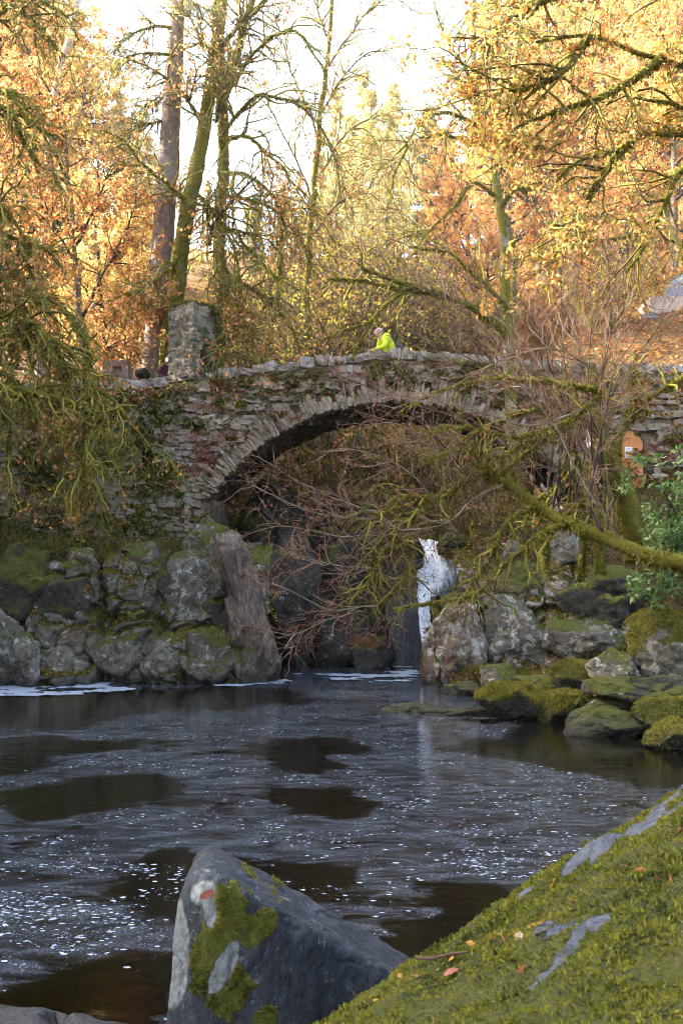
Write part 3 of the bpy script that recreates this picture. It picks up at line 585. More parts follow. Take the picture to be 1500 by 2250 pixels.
# dark wet slab left of the narrow fall
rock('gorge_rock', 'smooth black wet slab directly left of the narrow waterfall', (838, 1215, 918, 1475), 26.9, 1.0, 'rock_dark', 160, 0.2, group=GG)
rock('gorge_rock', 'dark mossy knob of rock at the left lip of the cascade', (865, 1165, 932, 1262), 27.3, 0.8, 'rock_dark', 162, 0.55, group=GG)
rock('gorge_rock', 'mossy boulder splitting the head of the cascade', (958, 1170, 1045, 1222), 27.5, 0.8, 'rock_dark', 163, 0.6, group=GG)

# grey foreground rock (peak on the left, long slope to the right)
c = P(560, 2190, 5.35)
pl = [(-1, 0.05, 0.03, 0.40), (-0.9, -0.1, 0.75, 0.69), (-0.12, 0.0, 1, 0.775), (0.30, 0.05, 1, 0.76), (0.62, 0.12, 1, 0.52), (0.50, 0.05, 1, 0.565), (0, -1, 0.20, 0.42), (-0.6, -1, 0.2, 0.47), (0.45, -1, 0.28, 0.50), (0, 1, 0.3, 0.45), (0, 0, -1, 0.7), (1, 0, 0.15, 0.95)]
V, F = rock_shape((1, 1, 1), 44, 7, planes=pl, sharp=20, rough=0.014, nscale=2.2, stri=(1, 1, 0.7), ridge=0.006, crack=0.006)
V = V + ico(7)[0] * (0.007 * fbm(np.stack([V[:, 0] * 5 - V[:, 2] * 2, V[:, 1] * 5, V[:, 2] * 16 + V[:, 0] * 9], 1), 4, 15) - 0.012 * np.exp(-(np.abs(fbm(np.stack([V[:, 0] * 2.2 + V[:, 2] * 1.2, V[:, 1] * 2, V[:, 2] * 1.6], 1), 4, 19)) / 0.012) ** 2))[:, None]
V = V * [1, 1, 1]; V[:, 2] += 0.012 * fbm(V * 14, 4, 5); W = V + c; Nn = vnormals(W, F)
def pxof(W):
    d = W - [0, 0, CAMH]; f = d[:, 1] * math.cos(PITCH) + d[:, 2] * math.sin(PITCH); u = -d[:, 1] * math.sin(PITCH) + d[:, 2] * math.cos(PITCH)
    return 750 + FPX * d[:, 0] / f, 1125 - FPX * u / f
mm = np.clip(0.12 + 0.5 * fbm(W * 5, 4, 61) - 0.1, 0, 1)
def blob(cx, cz, rx, rz, a): # patches placed on the rock's own surface, local metres
    ca, sa = math.cos(a), math.sin(a); dx, dz = V[:, 0] - cx, V[:, 2] - cz
    return 1 - np.sqrt(((dx * ca + dz * sa) / rx) ** 2 + ((-dx * sa + dz * ca) / rz) ** 2)
nzp = 0.75 * fbm(W * 7, 5, 63, 0.65)
for bb in [(-0.17, 0.40, 0.13, 0.26, -0.40), (-0.10, 0.20, 0.12, 0.12, -0.2), (0.03, 0.46, 0.12, 0.06, 0.6), (0.08, 0.02, 0.07, 0.12, -0.3), (0.30, -0.12, 0.14, 0.14, 0)]:
    mm = np.maximum(mm, smooth(-0.25, 0.35, blob(*bb) + nzp + 0.3 * fbm(W * 24, 3, 64)))
li = np.zeros(len(V))
for bb in [(-0.38, 0.30, 0.085, 0.26, -0.05), (-0.24, 0.62, 0.07, 0.05, 0.4), (-0.12, 0.30, 0.05, 0.14, -0.5), (-0.2, 0.56, 0.035, 0.10, 0.1)]:
    li = np.maximum(li, smooth(0.0, 0.06, blob(*bb) + 0.35 * nzp))
mm = mm * (1 - li)
g = mesh('foreground_rock', V, F, M['rock_blue'], {'moss': mm, 'lich': li}); g.location = c
tag(g, 'blue-grey rock with a rounded peak, lichen crust and moss at the near shore', 'rock')
# its own copy of the material: with the big crust of pale lichen
mt = M['rock_blue'].copy(); mt.name = 'rock_blue_lichen'; g.data.materials[0] = mt; t_ = mt.node_tree
bs = [x for x in t_.nodes if x.type == 'BSDF_PRINCIPLED'][0]; src = bs.inputs['Base Color'].links[0].from_socket
at = t_.nodes.new('ShaderNodeAttribute'); at.attribute_name = 'lich'
geo = t_.nodes.new('ShaderNodeNewGeometry'); nz_ = t_.nodes.new('ShaderNodeTexNoise'); nz_.inputs['Scale'].default_value = 30; nz_.inputs['Detail'].default_value = 6; t_.links.new(geo.outputs['Position'], nz_.inputs['Vector'])
rp = t_.nodes.new('ShaderNodeValToRGB'); rp.color_ramp.elements[0].position = 0.3; rp.color_ramp.elements[0].color = (0.075, 0.088, 0.095, 1); rp.color_ramp.elements[1].position = 0.6; rp.color_ramp.elements[1].color = (0.15, 0.17, 0.175, 1); t_.links.new(nz_.outputs[0], rp.inputs[0])
mx = t_.nodes.new('ShaderNodeMix'); mx.data_type = 'RGBA'; t_.links.new(at.outputs['Fac'], mx.inputs[0]); t_.links.new(src, mx.inputs[6]); t_.links.new(rp.outputs[0], mx.inputs[7]); t_.links.new(mx.outputs[2], bs.inputs['Base Color'])
tufts(W, F, Nn, mm, 14000, 0.011, 'moss', g, thr=0.55, seed=71); tufts(W, F, Nn, mm * (1 - li), 2600, 0.008, 'moss', g, thr=0.10, seed=72)
GREY = (V, F, W, Nn)

# mossy foreground boulder: sloping slab that rolls over to the water behind
A_, B_, C_ = P(690, 2250, 3.35), P(1500, 1735, 4.6), P(1500, 2300, 2.6); C_[2] = 1.36
nrm = np.cross(B_ - A_, C_ - A_); nrm *= np.sign(nrm[2]); nrm /= np.linalg.norm(nrm)
ed = (B_ - A_)[:2] / np.linalg.norm((B_ - A_)[:2]); perp = np.array([-ed[1], ed[0]])      # away from the camera, across the crest
xs = np.linspace(-0.9, 3.4, 235); ys = np.linspace(1.5, 6.6, 255); XX, YY = np.meshgrid(xs, ys, indexing='ij'); x_, y_ = XX.ravel(), YY.ravel()
zp = A_[2] - (nrm[0] * (x_ - A_[0]) + nrm[1] * (y_ - A_[1])) / nrm[2]
dd = (x_ - A_[0]) * perp[0] + (y_ - A_[1]) * perp[1]; al = (x_ - A_[0]) * ed[0] + (y_ - A_[1]) * ed[1]
roll = np.where(dd > -0.5, 0.62 * (np.clip(dd + 0.5, 0, 9) ** 2) , 0)
z = zp + 0.155 - roll - 0.55 * np.clip(-0.15 - al, 0, 9) ** 2 - 0.4 * np.clip(al - 3.4, 0, 9) ** 2 - 0.06 * np.clip(-1.0 - dd, 0, 5) ** 2
z = np.maximum(z, -0.9 + 0 * z)
p3 = np.stack([x_, y_, z], 1)
z = z + 0.07 * fbm(p3 * 1.6, 4, 81) + 0.045 * fbm(p3 * 6, 3, 181) + 0.022 * fbm(p3 * 17, 2, 182) + 0.02 * fbm(np.stack([al * 2, dd * 7, 0 * al], 1), 4, 83)
W = np.stack([x_, y_, z], 1); F = grid_faces(len(xs), len(ys)); Nn = vnormals(W, F)
st = fbm(np.stack([al * 1.5 + dd * 0.5, dd * 4.5, 0 * al], 1), 5, 85)
st2 = fbm(np.stack([al * 3.2 + dd, dd * 9.0, 0 * al], 1), 5, 185)
mk = np.clip(0.86 + 0.1 * fbm(W * 4, 3, 86) - 1.1 * smooth(0.24, 0.40, 0.30 * st + 0.75 * st2 - 0.08 + 0.36 * smooth(-0.85, -0.15, dd) * smooth(0.2, 1.3, al)), 0, 1)
mk = np.where(dd > 0.25, mk * 0.7, mk)
cen = np.array([1.4, 3.6, 0.2])
bo = mesh('mossy_boulder', W - cen, F, M['rock_boulder'], {'moss': mk}); bo.location = cen
tag(bo, 'large sloping boulder thickly covered in bright green moss', 'boulder')
vis = (dd < 0.45) & (x_ < 2.2)
tufts(W, F, Nn, mk * vis, 125000, 0.0125, 'moss', bo, thr=0.5, seed=91, wr=0.36)
tufts(W, F, Nn, (dd < 0.3) * 1.0 * (x_ < 2.2), 500, 0.022, 'needle_litter', bo, 'needle_litter', seed=93)
BOUL = (x_, y_, z, len(xs), len(ys), xs, ys)
def boulder_z(x, y):
    i = int(np.clip(np.searchsorted(xs_b, x), 1, len(xs_b) - 1)); j = int(np.clip(np.searchsorted(ys_b, y), 1, len(ys_b) - 1)); return Zb[i, j]
xs_b, ys_b, Zb = xs, ys, z.reshape(len(xs), len(ys))
# wet rock sheet in the near left corner
V, F = rock_shape((2.2, 0.8, 0.34), 55, 6, rough=0.05)
c = P(30, 2290, 5.45); c[2] = -0.02; W = V + c
o = mesh('shore_rock', V, F, M['rock_blue'], {'moss': np.zeros(len(V))}); o.location = c; tag(o, 'flat wet grey rock just breaking the shallows at the near shore', 'rock')

# ------------------------------------------------------------------ stone bridge
YB, YB2 = 24.0, 27.4                                       # front and back faces
zt = lambda py: P(750, py, YB)[2]
ACX, ACZ, ARAD = P(870, 880, YB)[0], P(870, 880, YB)[2], 5.55   # arch crown and radius
ZS = P(460, 1090, YB)[2]                                   # springing height
HALF = math.sqrt(ARAD ** 2 - (ARAD - (ACZ - ZS)) ** 2)
def arch_z(x): return ACZ - ARAD + np.sqrt(np.clip(ARAD ** 2 - (x - ACX) ** 2, 0, None))
TOPX = np.array([P(q, 0, YB)[0] for q in (-400, 60, 360, 480, 640, 760, 870, 1000, 1130, 1250, 1500, 1900)])
TOPZ = np.array([zt(q) for q in (856, 856, 846, 829, 807, 793, 784, 791, 803, 812, 815, 815)])
def top_z(x): return np.interp(x, TOPX, TOPZ)
bridge = empty('stone_bridge', (ACX, YB + 1.7, 3.0)); tag(bridge, 'old humped rubble stone bridge with a single arch over the gorge', 'bridge')
XL, XR = -8.9, 9.4
def core_mesh(y0, y1, ztop, zbot, name, nx=280, disp=0.03, mat='wall_core'):
    xs = np.linspace(XL, XR, nx)
    lo = np.where(np.abs(xs - ACX) < HALF, arch_z(xs), zbot)
    # keep vertical jambs: snap the nearest columns to the springing
    hi = ztop(xs); nz = 26
    zz = lo[:, None] + (hi - lo)[:, None] * np.linspace(0, 1, nz)[None]
    XXX = np.repeat(xs[:, None], nz, 1)
    p3 = np.stack([XXX.ravel() * 3, zz.ravel() * 3, 0 * zz.ravel()], 1)
    yf = y0 + disp * fbm(p3, 4, 7).reshape(XXX.shape)
    Vf = np.stack([XXX, yf, zz], -1).reshape(-1, 3); Vb = np.stack([XXX, np.full_like(XXX, y1), zz], -1).reshape(-1, 3)
    F = grid_faces(nx, nz); n0 = len(Vf); hq = P(330, 1012, YB); Fh = F[~((np.abs(Vf[F][:, :, 0].mean(1) - hq[0]) < 0.21) & (np.abs(Vf[F][:, :, 2].mean(1) - hq[2]) < 0.29))] if name == 'front_wall' else F
    i = np.arange(nx - 1); top = np.stack([i * nz + nz - 1, (i + 1) * nz + nz - 1, (i + 1) * nz + nz - 1 + n0, i * nz + nz - 1 + n0], 1)
    bot = np.stack([i * nz, (i + 1) * nz, (i + 1) * nz + n0, i * nz + n0], 1)
    o = mesh(name, np.concatenate([Vf, Vb]), [Fh[:, ::-1], Fh + n0, top[:, ::-1], bot], M[mat]); return put(o, bridge)
deck = lambda x: top_z(x) - 0.92
core_mesh(YB + 0.06, YB + 0.46, top_z, -0.5, 'front_wall')
core_mesh(YB2 - 0.40, YB2, top_z, -0.5, 'back_wall', 160, 0.0)
core_mesh(YB + 0.47, YB2 - 0.41, deck, -0.5, 'fill', 160, 0.0)
# rough vault surface under the arch: overlapping slabs, shade put into their colour
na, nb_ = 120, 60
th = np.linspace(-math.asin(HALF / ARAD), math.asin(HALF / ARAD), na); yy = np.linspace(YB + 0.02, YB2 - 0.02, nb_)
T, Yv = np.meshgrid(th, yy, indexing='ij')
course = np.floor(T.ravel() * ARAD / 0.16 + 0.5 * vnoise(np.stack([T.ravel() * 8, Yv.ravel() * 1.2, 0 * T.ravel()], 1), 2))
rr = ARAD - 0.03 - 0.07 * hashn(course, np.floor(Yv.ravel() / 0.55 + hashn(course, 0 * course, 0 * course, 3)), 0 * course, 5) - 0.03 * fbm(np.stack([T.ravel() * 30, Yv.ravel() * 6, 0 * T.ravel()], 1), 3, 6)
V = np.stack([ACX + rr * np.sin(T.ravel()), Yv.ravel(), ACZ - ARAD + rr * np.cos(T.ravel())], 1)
put(mesh('vault', V, grid_faces(na, nb_), M['shaded_stone'], shade=False), bridge)
# abutment inner faces (jambs)
for sx, nm in ((-1, 'abutment'), (1, 'abutment')):
    xj = ACX + sx * HALF; ny, nz = 40, 40
    Yj, Zj = np.meshgrid(np.linspace(YB + 0.03, YB2 - 0.03, ny), np.linspace(-0.4, ZS + 0.1, nz), indexing='ij')
    dx = 0.05 + 0.05 * fbm(np.stack([Yj.ravel() * 3, Zj.ravel() * 7, 0 * Yj.ravel()], 1), 4, 8 + sx)
    Vj = np.stack([xj - sx * dx, Yj.ravel(), Zj.ravel()], 1); put(mesh('abutment_face', Vj, grid_faces(ny, nz), M['wall_core'], shade=False), bridge)
# stone shapes shared by all masonry
def stone_mesh(seed, mat, nm):
    r_ = np.random.default_rng(seed); g = np.linspace(-1, 1, 4)
    bm = bmesh.new(); bmesh.ops.create_cube(bm, size=2); bmesh.ops.subdivide_edges(bm, edges=bm.edges[:], cuts=1, use_grid_fill=True)
    bm.verts.ensure_lookup_table(); v = np.array([q.co[:] for q in bm.verts]); f = np.array([[q.index for q in p.verts] for p in bm.faces]); bm.free()
    n = np.linalg.norm(v, axis=1); v = v * (0.72 + 0.28 / np.maximum(n, 1))[:, None] * 0.56
    v += r_.normal(size=v.shape) * 0.055
    return mesh(nm, v, f, M[mat], link=False, shade=False).data
SM = {k: [stone_mesh(500 + i, k, 'stone') for i in range(7)] for k in ('wall_stone', 'voussoir_stone', 'coping_stone', 'pier_stone')}
_stcnt = {}
def stone(name, kind, loc, size, rot, parent, force=True):
    o = bpy.data.objects.new(name, SM[kind][random.randrange(7)]); COL.objects.link(o)
    o.parent = parent; o.matrix_parent_inverse = (Matrix.Translation(parent.location) @ parent.rotation_euler.to_matrix().to_4x4()).inverted()
    o.location = [float(q) for q in loc]; o.scale = [float(q) for q in size]; o.rotation_euler = rot; return o
# gather rubble positions, nearest to the arch first; beyond 300 they join into one part
cand = []
zc = 2.9
while zc < 7.9:
    hgt = random.uniform(0.07, 0.17); x = XL
    while x < XR - 0.3:
        wd = random.choice([random.uniform(0.10, 0.22), random.uniform(0.16, 0.40)]); xm = x + wd / 2; zm = zc + hgt / 2 + random.uniform(-0.03, 0.03)
        rad = math.hypot(xm - ACX, zm - (ACZ - ARAD)); inside = (abs(xm - ACX) < HALF + 0.12 and zm < arch_z(np.array([xm]))[0] + 0.05)
        ring = rad < ARAD + 0.44 and abs(xm - ACX) < HALF + 0.1
        door = abs(xm - P(1382, 0, YB)[0]) < 0.42 and P(0, 1090, YB)[2] < zm < P(0, 940, YB)[2]
        hole = abs(xm - P(330, 0, YB)[0]) < 0.30 and P(0, 1042, YB)[2] < zm < P(0, 982, YB)[2]
        if not inside and not ring and not door and not hole and zm < top_z(xm) - 0.16 and random.random() < 0.93:
            cand.append((abs(xm - (ACX - 2.4)) * 0.6 + abs(zm - 6.4), xm, zm, wd, hgt))
        x += wd * random.uniform(0.95, 1.12)
    zc += hgt * 0.98
cand.sort()
far_V, far_F = [], []
for k, (_, xm, zm, wd, hgt) in enumerate(cand):
    dpt = random.uniform(0.10, 0.22); loc = (xm, YB + 0.07 + random.uniform(-0.075, 0.045), zm); size = (wd * 1.0, dpt, hgt * 1.02); rot = (random.uniform(-.15, .15), random.uniform(-.16, .16), random.uniform(-.2, .2))
    if k < 300: stone('stone', 'wall_stone', loc, size, rot, bridge)
    else:
        me = SM['wall_stone'][random.randrange(7)]; v = np.empty(len(me.vertices) * 3); me.vertices.foreach_get('co', v); v = v.reshape(-1, 3) * size
        v = v @ np.array(Matrix.Rotation(rot[1], 3, 'Y')).T + loc; far_V.append(v)
f0 = np.array([list(p.vertices) for p in SM['wall_stone'][0].polygons])
fV = np.concatenate(far_V); fF = np.concatenate([f0 + i * len(far_V[0]) for i in range(len(far_V))])
put(tag(mesh('far_stones', fV, fF, M['wall_stone'], shade=False), kind='stuff'), bridge)
# voussoirs: thin upright slabs round the arch
a = -math.asin(HALF / ARAD) - 0.01
while a < math.asin(HALF / ARAD):
    wd = random.uniform(0.045, 0.13); a += wd / 2 / ARAD; ln = random.uniform(0.2, 0.6); rm = ARAD + ln / 2 - random.uniform(0.0, 0.07)
    stone('arch_stone', 'voussoir_stone', (ACX + rm * math.sin(a), YB + 0.03 + random.uniform(-0.05, 0.04), ACZ - ARAD + rm * math.cos(a)), (wd * 1.02, 0.34, ln), (random.uniform(-.05, .05), a + random.uniform(-.05, .05), 0), bridge)
    a += wd / 2 / ARAD
# coping: upright irregular stones along the parapet
x = XL
while x < XR - 0.2:
    wd = random.uniform(0.12, 0.34); hg = random.uniform(0.16, 0.27)
    if not (-4.3 < x < -3.45): stone('coping_stone', 'coping_stone', (x + wd / 2, YB + 0.24 + random.uniform(-.03, .03), top_z(x + wd / 2) + hg * 0.28), (wd * 1.05, 0.5, hg), (random.uniform(-.1, .1), random.uniform(-.2, .2), random.uniform(-.15, .15)), bridge)
    x += wd
# moss cushions, grass and small red plants rooted in the joints
r_ = np.random.default_rng(3)
def wall_points(n, fn):
    out = []
    while len(out) < n:
        x, z = r_.uniform(XL + 1, XR - 1), r_.uniform(3.0, 7.7)
        if z > top_z(x) - 0.05 or (abs(x - ACX) < HALF and z < arch_z(np.array([x]))[0] + 0.12): continue
        if r_.random() < fn(x, z): out.append((x, YB - 0.02, z))
    return np.array(out)
MV, MF, MN = [], [], 0
U, Fi = ico(2)
mc = wall_points(210, lambda x, z: 0.9 if (z > top_z(x) - 0.55 and vnoise(np.array([[x * 0.9, z, 0.0]]), 4)[0] > -0.1) else (0.22 if abs(x + 0.6) < 3.5 else 0.5))
for q in mc:
    s = r_.uniform(0.04, 0.12) * (1.5 if r_.random() < 0.15 else 1); v = U * [s * r_.uniform(1, 1.7), s * 0.75, s * r_.uniform(0.6, 1)]
    v = v + U * (0.3 * s * fbm(U * 2 + q, 3, 5))[:, None] + q; MV.append(v); MF.append(Fi + MN); MN += len(v)
mV, mF = np.concatenate(MV), np.concatenate(MF); mN = vnormals(mV, mF)
mo = mesh('moss_cushions', mV, mF, M['rock_dark'], {'moss': np.ones(len(mV))}); mo['kind'] = 'stuff'; put(mo, bridge)
t = tufts(mV, mF, mN, np.ones(len(mV)), 32000, 0.055, 'moss_fringe', None, 'moss_bright', seed=6); put(t, bridge)
def leaf_cloud(centers, per, spread, size, mat, name, parent, seed=1, flat=0.0):
    rr_ = np.random.default_rng(seed); c = np.repeat(centers, per, 0) + rr_.normal(size=(len(centers) * per, 3)) * np.array(spread)
    return leaves_mesh(c, size, mat, name, parent, rr_, flat)
def leaves_mesh(c, size, mat, name, parent, rr_, flat=0.0, rnd=None, updir=None, kind='stuff', aspect=0.36):
    n = len(c); d = rr_.normal(size=(n, 3)); d[:, 2] -= 0.5
    if updir is not None: d = d * 0.6 + updir
    if flat: d[:, 2] *= (1 - flat)
    d /= np.linalg.norm(d, axis=1)[:, None]
    s = np.cross(d, rr_.normal(size=(n, 3)) * np.array([1, 1, 1 - 0.9 * flat]) + np.array([0, 0, 2.0 * flat])); s /= np.linalg.norm(s, axis=1)[:, None] + 1e-9
    u = np.cross(s, d); L = size * (0.55 + 0.9 * rr_.random(n)); hw = aspect * L
    cup = 0.18 * L * rr_.normal(size=n)
    v = np.stack([c, c + d * (L * 0.45)[:, None] + s * hw[:, None] + u * cup[:, None], c + d * L[:, None], c + d * (L * 0.45)[:, None] - s * hw[:, None] + u * cup[:, None]], 1).reshape(-1, 3)
    if rnd is None: rnd = np.clip(0.5 + 0.42 * fbm(c * 0.8, 2, 9) + 0.25 * rr_.normal(size=n), 0, 1)
    o = mesh(name, v, np.arange(4 * n).reshape(-1, 4), M[mat], {'rnd': np.repeat(rnd, 4)}, shade=False); o['kind'] = kind
    if parent: put(o, parent)
    return o
red = wall_points(80, lambda x, z: (1.0 if (-3.6 < x < -0.7 and 4.6 < z < 7.0 and vnoise(np.array([[x * 1.4, z * 1.8, 0.0]]), 14)[0] > 0.1) else 0.05))
leaf_cloud(red + [0, -0.06, 0], 70, (0.16, 0.05, 0.06), 0.055, 'leaf_red', 'red_herbs', bridge, 4)
gr = wall_points(170, lambda x, z: 1.0 if z > top_z(x) - 0.6 else 0.3)
leaf_cloud(gr + [0, -0.04, 0], 40, (0.14, 0.05, 0.07), 0.11, 'grass_blade', 'wall_grass', bridge, 5)
iv = wall_points(130, lambda x, z: 1.0 if x < -3.9 and z < top_z(x) - 0.2 else 0.02)
leaf_cloud(iv + [0, -0.06, 0], 55, (0.22, 0.05, 0.16), 0.07, 'moss_sprig', 'wall_moss', bridge, 11)
dk = wall_points(90, lambda x, z: 0.5)
leaf_cloud(dk + [0, -0.04, 0], 30, (0.14, 0.04, 0.05), 0.07, 'leaf_litter', 'caught_leaves', bridge, 8)
# hole in the abutment wall, lined with stone coloured as shade
hc = P(330, 1012, YB); U3, F3 = ico(4)
hv = U3 * [0.26, 0.34, 0.38] + U3 * (0.07 * fbm(U3 * 2.2, 3, 4))[:, None] + np.array([hc[0], YB + 0.20, hc[2]])
F3 = F3[(hv[F3][:, :, 1] > YB + 0.06).all(1)]
put(mesh('wall_hole', hv, F3, M['shaded_stone']), bridge)

# ------------------------------------------------------------------ stone pier with a niche on the bridge end
pc = P(425, 830, 24.75); pc[2] = P(425, 842, 24.75)[2]
pier = empty('stone_pier', pc, 0); tag(pier, 'square rubble stone pier with a dark arched niche on the bridge end', 'pier')
SZ, HT, ANG = 0.86, P(425, 676, 24.75)[2] - pc[2], R(39)
def pier_pt(u, v, z):   # u, v in the pier's own axes
    ca, sa = math.cos(-ANG), math.sin(-ANG); return np.array([pc[0] + u * ca - v * sa, pc[1] + u * sa + v * ca, pc[2] + z])
# core with a real niche opening on the right-hand face
nz0, nz1, nw = 0.32, 0.90, 0.125
bm = bmesh.new()
def pbox(u0, u1, v0, v1, z0, z1):
    vs = [bm.verts.new(pier_pt(u, v, z)) for z in (z0, z1) for (u, v) in ((u0, v0), (u1, v0), (u1, v1), (u0, v1))]
    for f in ((0, 3, 2, 1), (4, 5, 6, 7), (0, 1, 5, 4), (1, 2, 6, 5), (2, 3, 7, 6), (3, 0, 4, 7)): bm.faces.new([vs[i] for i in f])
h = SZ / 2 - 0.05
pbox(-h, h - 0.42, -h, h, 0, HT); pbox(h - 0.42, h, -h, -nw, 0, HT); pbox(h - 0.42, h, nw, h, 0, HT)
pbox(h - 0.42, h, -nw, nw, 0, nz0); pbox(h - 0.42, h, -nw, nw, nz1, HT)
me = bpy.data.meshes.new('core'); bm.to_mesh(me); bm.free(); me.materials.append(M['wall_core'])
o = bpy.data.objects.new('core', me); COL.objects.link(o); put(o, pier)
for face in range(4):
    zc = 0.0
    while zc < HT - 0.03:
        hg = random.uniform(0.06, 0.13); u = -SZ / 2
        while u < SZ / 2 - 0.04:
            wd = min(random.uniform(0.10, 0.30), SZ / 2 - u + 0.03); um = u + wd / 2; zm = zc + hg / 2; out = SZ / 2 - 0.05 + random.uniform(-0.01, 0.015)
            th = -ANG + face * math.pi / 2
            if not (face == 1 and abs(um) < nw + wd * 0.45 and nz0 - 0.03 < zm < nz1 + 0.05):
                if face == 0: q = pier_pt(um, -out, zm)
                elif face == 1: q = pier_pt(out, um, zm)
                elif face == 2: q = pier_pt(um, out, zm)
                else: q = pier_pt(-out, um, zm)
                stone('stone', 'pier_stone', q, (wd * 1.03, 0.12, hg * 1.05), (random.uniform(-.06, .06), random.uniform(-.05, .05), th), pier)
            u += wd
        zc += hg
for i in range(7):   # arch of the niche
    a_ = math.pi * i / 6; q = pier_pt(h + 0.02, -math.cos(a_) * (nw + 0.06), nz1 - 0.08 + math.sin(a_) * 0.16)
    stone('niche_stone', 'pier_stone', q, (0.09, 0.14, 0.11), (0, 0, -ANG + math.pi / 2), pier)
capV = np.concatenate([(U * [0.30, 0.30, 0.07] + U * (0.05 * fbm(U * 2 + i, 3, i))[:, None] + pier_pt(cu, cv, HT + 0.01)) for i, (cu, cv) in enumerate([(-.2, -.2), (.2, -.2), (-.2, .2), (.2, .2), (0.02, 0)])])
capF = np.concatenate([Fi + i * len(U) for i in range(5)]); put(mesh('moss_cap', capV, capF, M['rock_dark'], {'moss': np.ones(len(capV))}), pier)
t = tufts(capV, capF, vnormals(capV, capF), np.ones(len(capV)), 9000, 0.05, 'moss', pier, 'moss_bright', seed=16)
# ivy and moss down the far edge of the right face
ivy = np.array([pier_pt(SZ / 2 + 0.03, v, z) for v, z in zip(r_.uniform(0.0, 0.48, 120), r_.uniform(0.05, HT + 0.02, 120)) if v > 0.42 - 0.35 * (z / HT) ** 2])
leaf_cloud(ivy, 26, (0.05, 0.05, 0.06), 0.055, 'moss_sprig', 'ivy', pier, 9)

# ------------------------------------------------------------------ boarded doorway in the right-hand wall
dc = P(1382, 1000, YB); dc[1] = YB + 0.02
door = empty('boarded_doorway', (dc[0], YB, P(0, 1095, YB)[2])); tag(door, 'bright orange board closing a small pointed doorway, notice pinned on it', 'doorway')
wd, z0, z1, z2 = 0.31, P(0, 1092, YB)[2], P(0, 972, YB)[2], P(0, 948, YB)[2]
def slab(name, pts, y0, y1, mat, parent):
    n = len(pts); V = np.array([(x, y0, z) for x, z in pts] + [(x, y1, z) for x, z in pts]); fs = [list(range(n)), list(range(2 * n - 1, n - 1, -1))] + [[i, i + n, (i + 1) % n + n, (i + 1) % n] for i in range(n)]
    me = bpy.data.meshes.new(name); me.from_pydata(V.tolist(), [], fs); me.materials.append(M[mat]); me.update()
    o = bpy.data.objects.new(name, me); COL.objects.link(o); return put(o, parent)
X0 = dc[0]
slab('board', [(X0 - wd, z0), (X0 - 0.012, z0), (X0 - 0.012, z2), (X0 - wd * 0.35, z2 - 0.015), (X0 - wd, z1)], YB - 0.05, YB - 0.01, 'orange_board', door)
slab('board', [(X0 - 0.004, z0), (X0 + wd, z0), (X0 + wd, z1), (X0 + wd * 0.5, z2 - 0.02), (X0 - 0.004, z2)], YB - 0.045, YB - 0.005, 'orange_board', door)
slab('frame', [(X0 - wd - 0.05, z0), (X0 + wd + 0.05, z0), (X0 + wd + 0.05, z1 + 0.02), (X0 + wd * 0.5, z2 + 0.05), (X0 - wd * 0.35, z2 + 0.05), (X0 - wd - 0.05, z1 + 0.02)], YB + 0.0, YB + 0.05, 'bark_dark', door)
nx0, nz_ = P(1356, 0, YB)[0], P(0, 1006, YB)[2]
nt_ = slab('notice', [(nx0, nz_), (nx0 + 0.17, nz_), (nx0 + 0.17, nz_ + 0.26), (nx0, nz_ + 0.26)], YB - 0.062, YB - 0.054, 'paper_white', door)
for (a0, a1, b0, b1, m_) in [(0.035, 0.135, 0.05, 0.15, 'paper_yellow'), (0.02, 0.15, 0.20, 0.225, 'paper_grey'), (0.02, 0.12, 0.175, 0.188, 'paper_grey'), (0.02, 0.15, 0.02, 0.035, 'paper_grey')]:
    o = slab('print', [(nx0 + a0, nz_ + b0), (nx0 + a1, nz_ + b0), (nx0 + a1, nz_ + b1), (nx0 + a0, nz_ + b1)], YB - 0.067, YB - 0.0635, m_, door)

# ------------------------------------------------------------------ slate-roofed hall on the right
hc = P(1560, 760, 33.0); hall = empty('garden_hall', (hc[0], 35.5, height([hc[0]], [35.5])[0] - 0.6)); tag(hall, 'stone hall with a steep blue-grey slate roof among the trees', 'building')
ez = P(1400, 703, 33)[2]; rx0 = P(1402, 0, 33)[0]
pitch_ = math.atan2(P(0, 618, 33)[2] - ez, P(1500, 0, 33)[0] - rx0)
gz = hall.location.z
slab('wall', [(rx0 + 0.35, gz), (rx0 + 8, gz), (rx0 + 8, ez - 0.17), (rx0 + 0.35, ez - 0.17)], 33.3, 38.5, 'wall_stone', hall)
slab('eave', [(rx0 - 0.05, ez - 0.16), (rx0 + 8, ez - 0.16 + 0.0), (rx0 + 8, ez - 0.06), (rx0 - 0.05, ez - 0.06)], 33.0, 33.12, 'timber', hall)
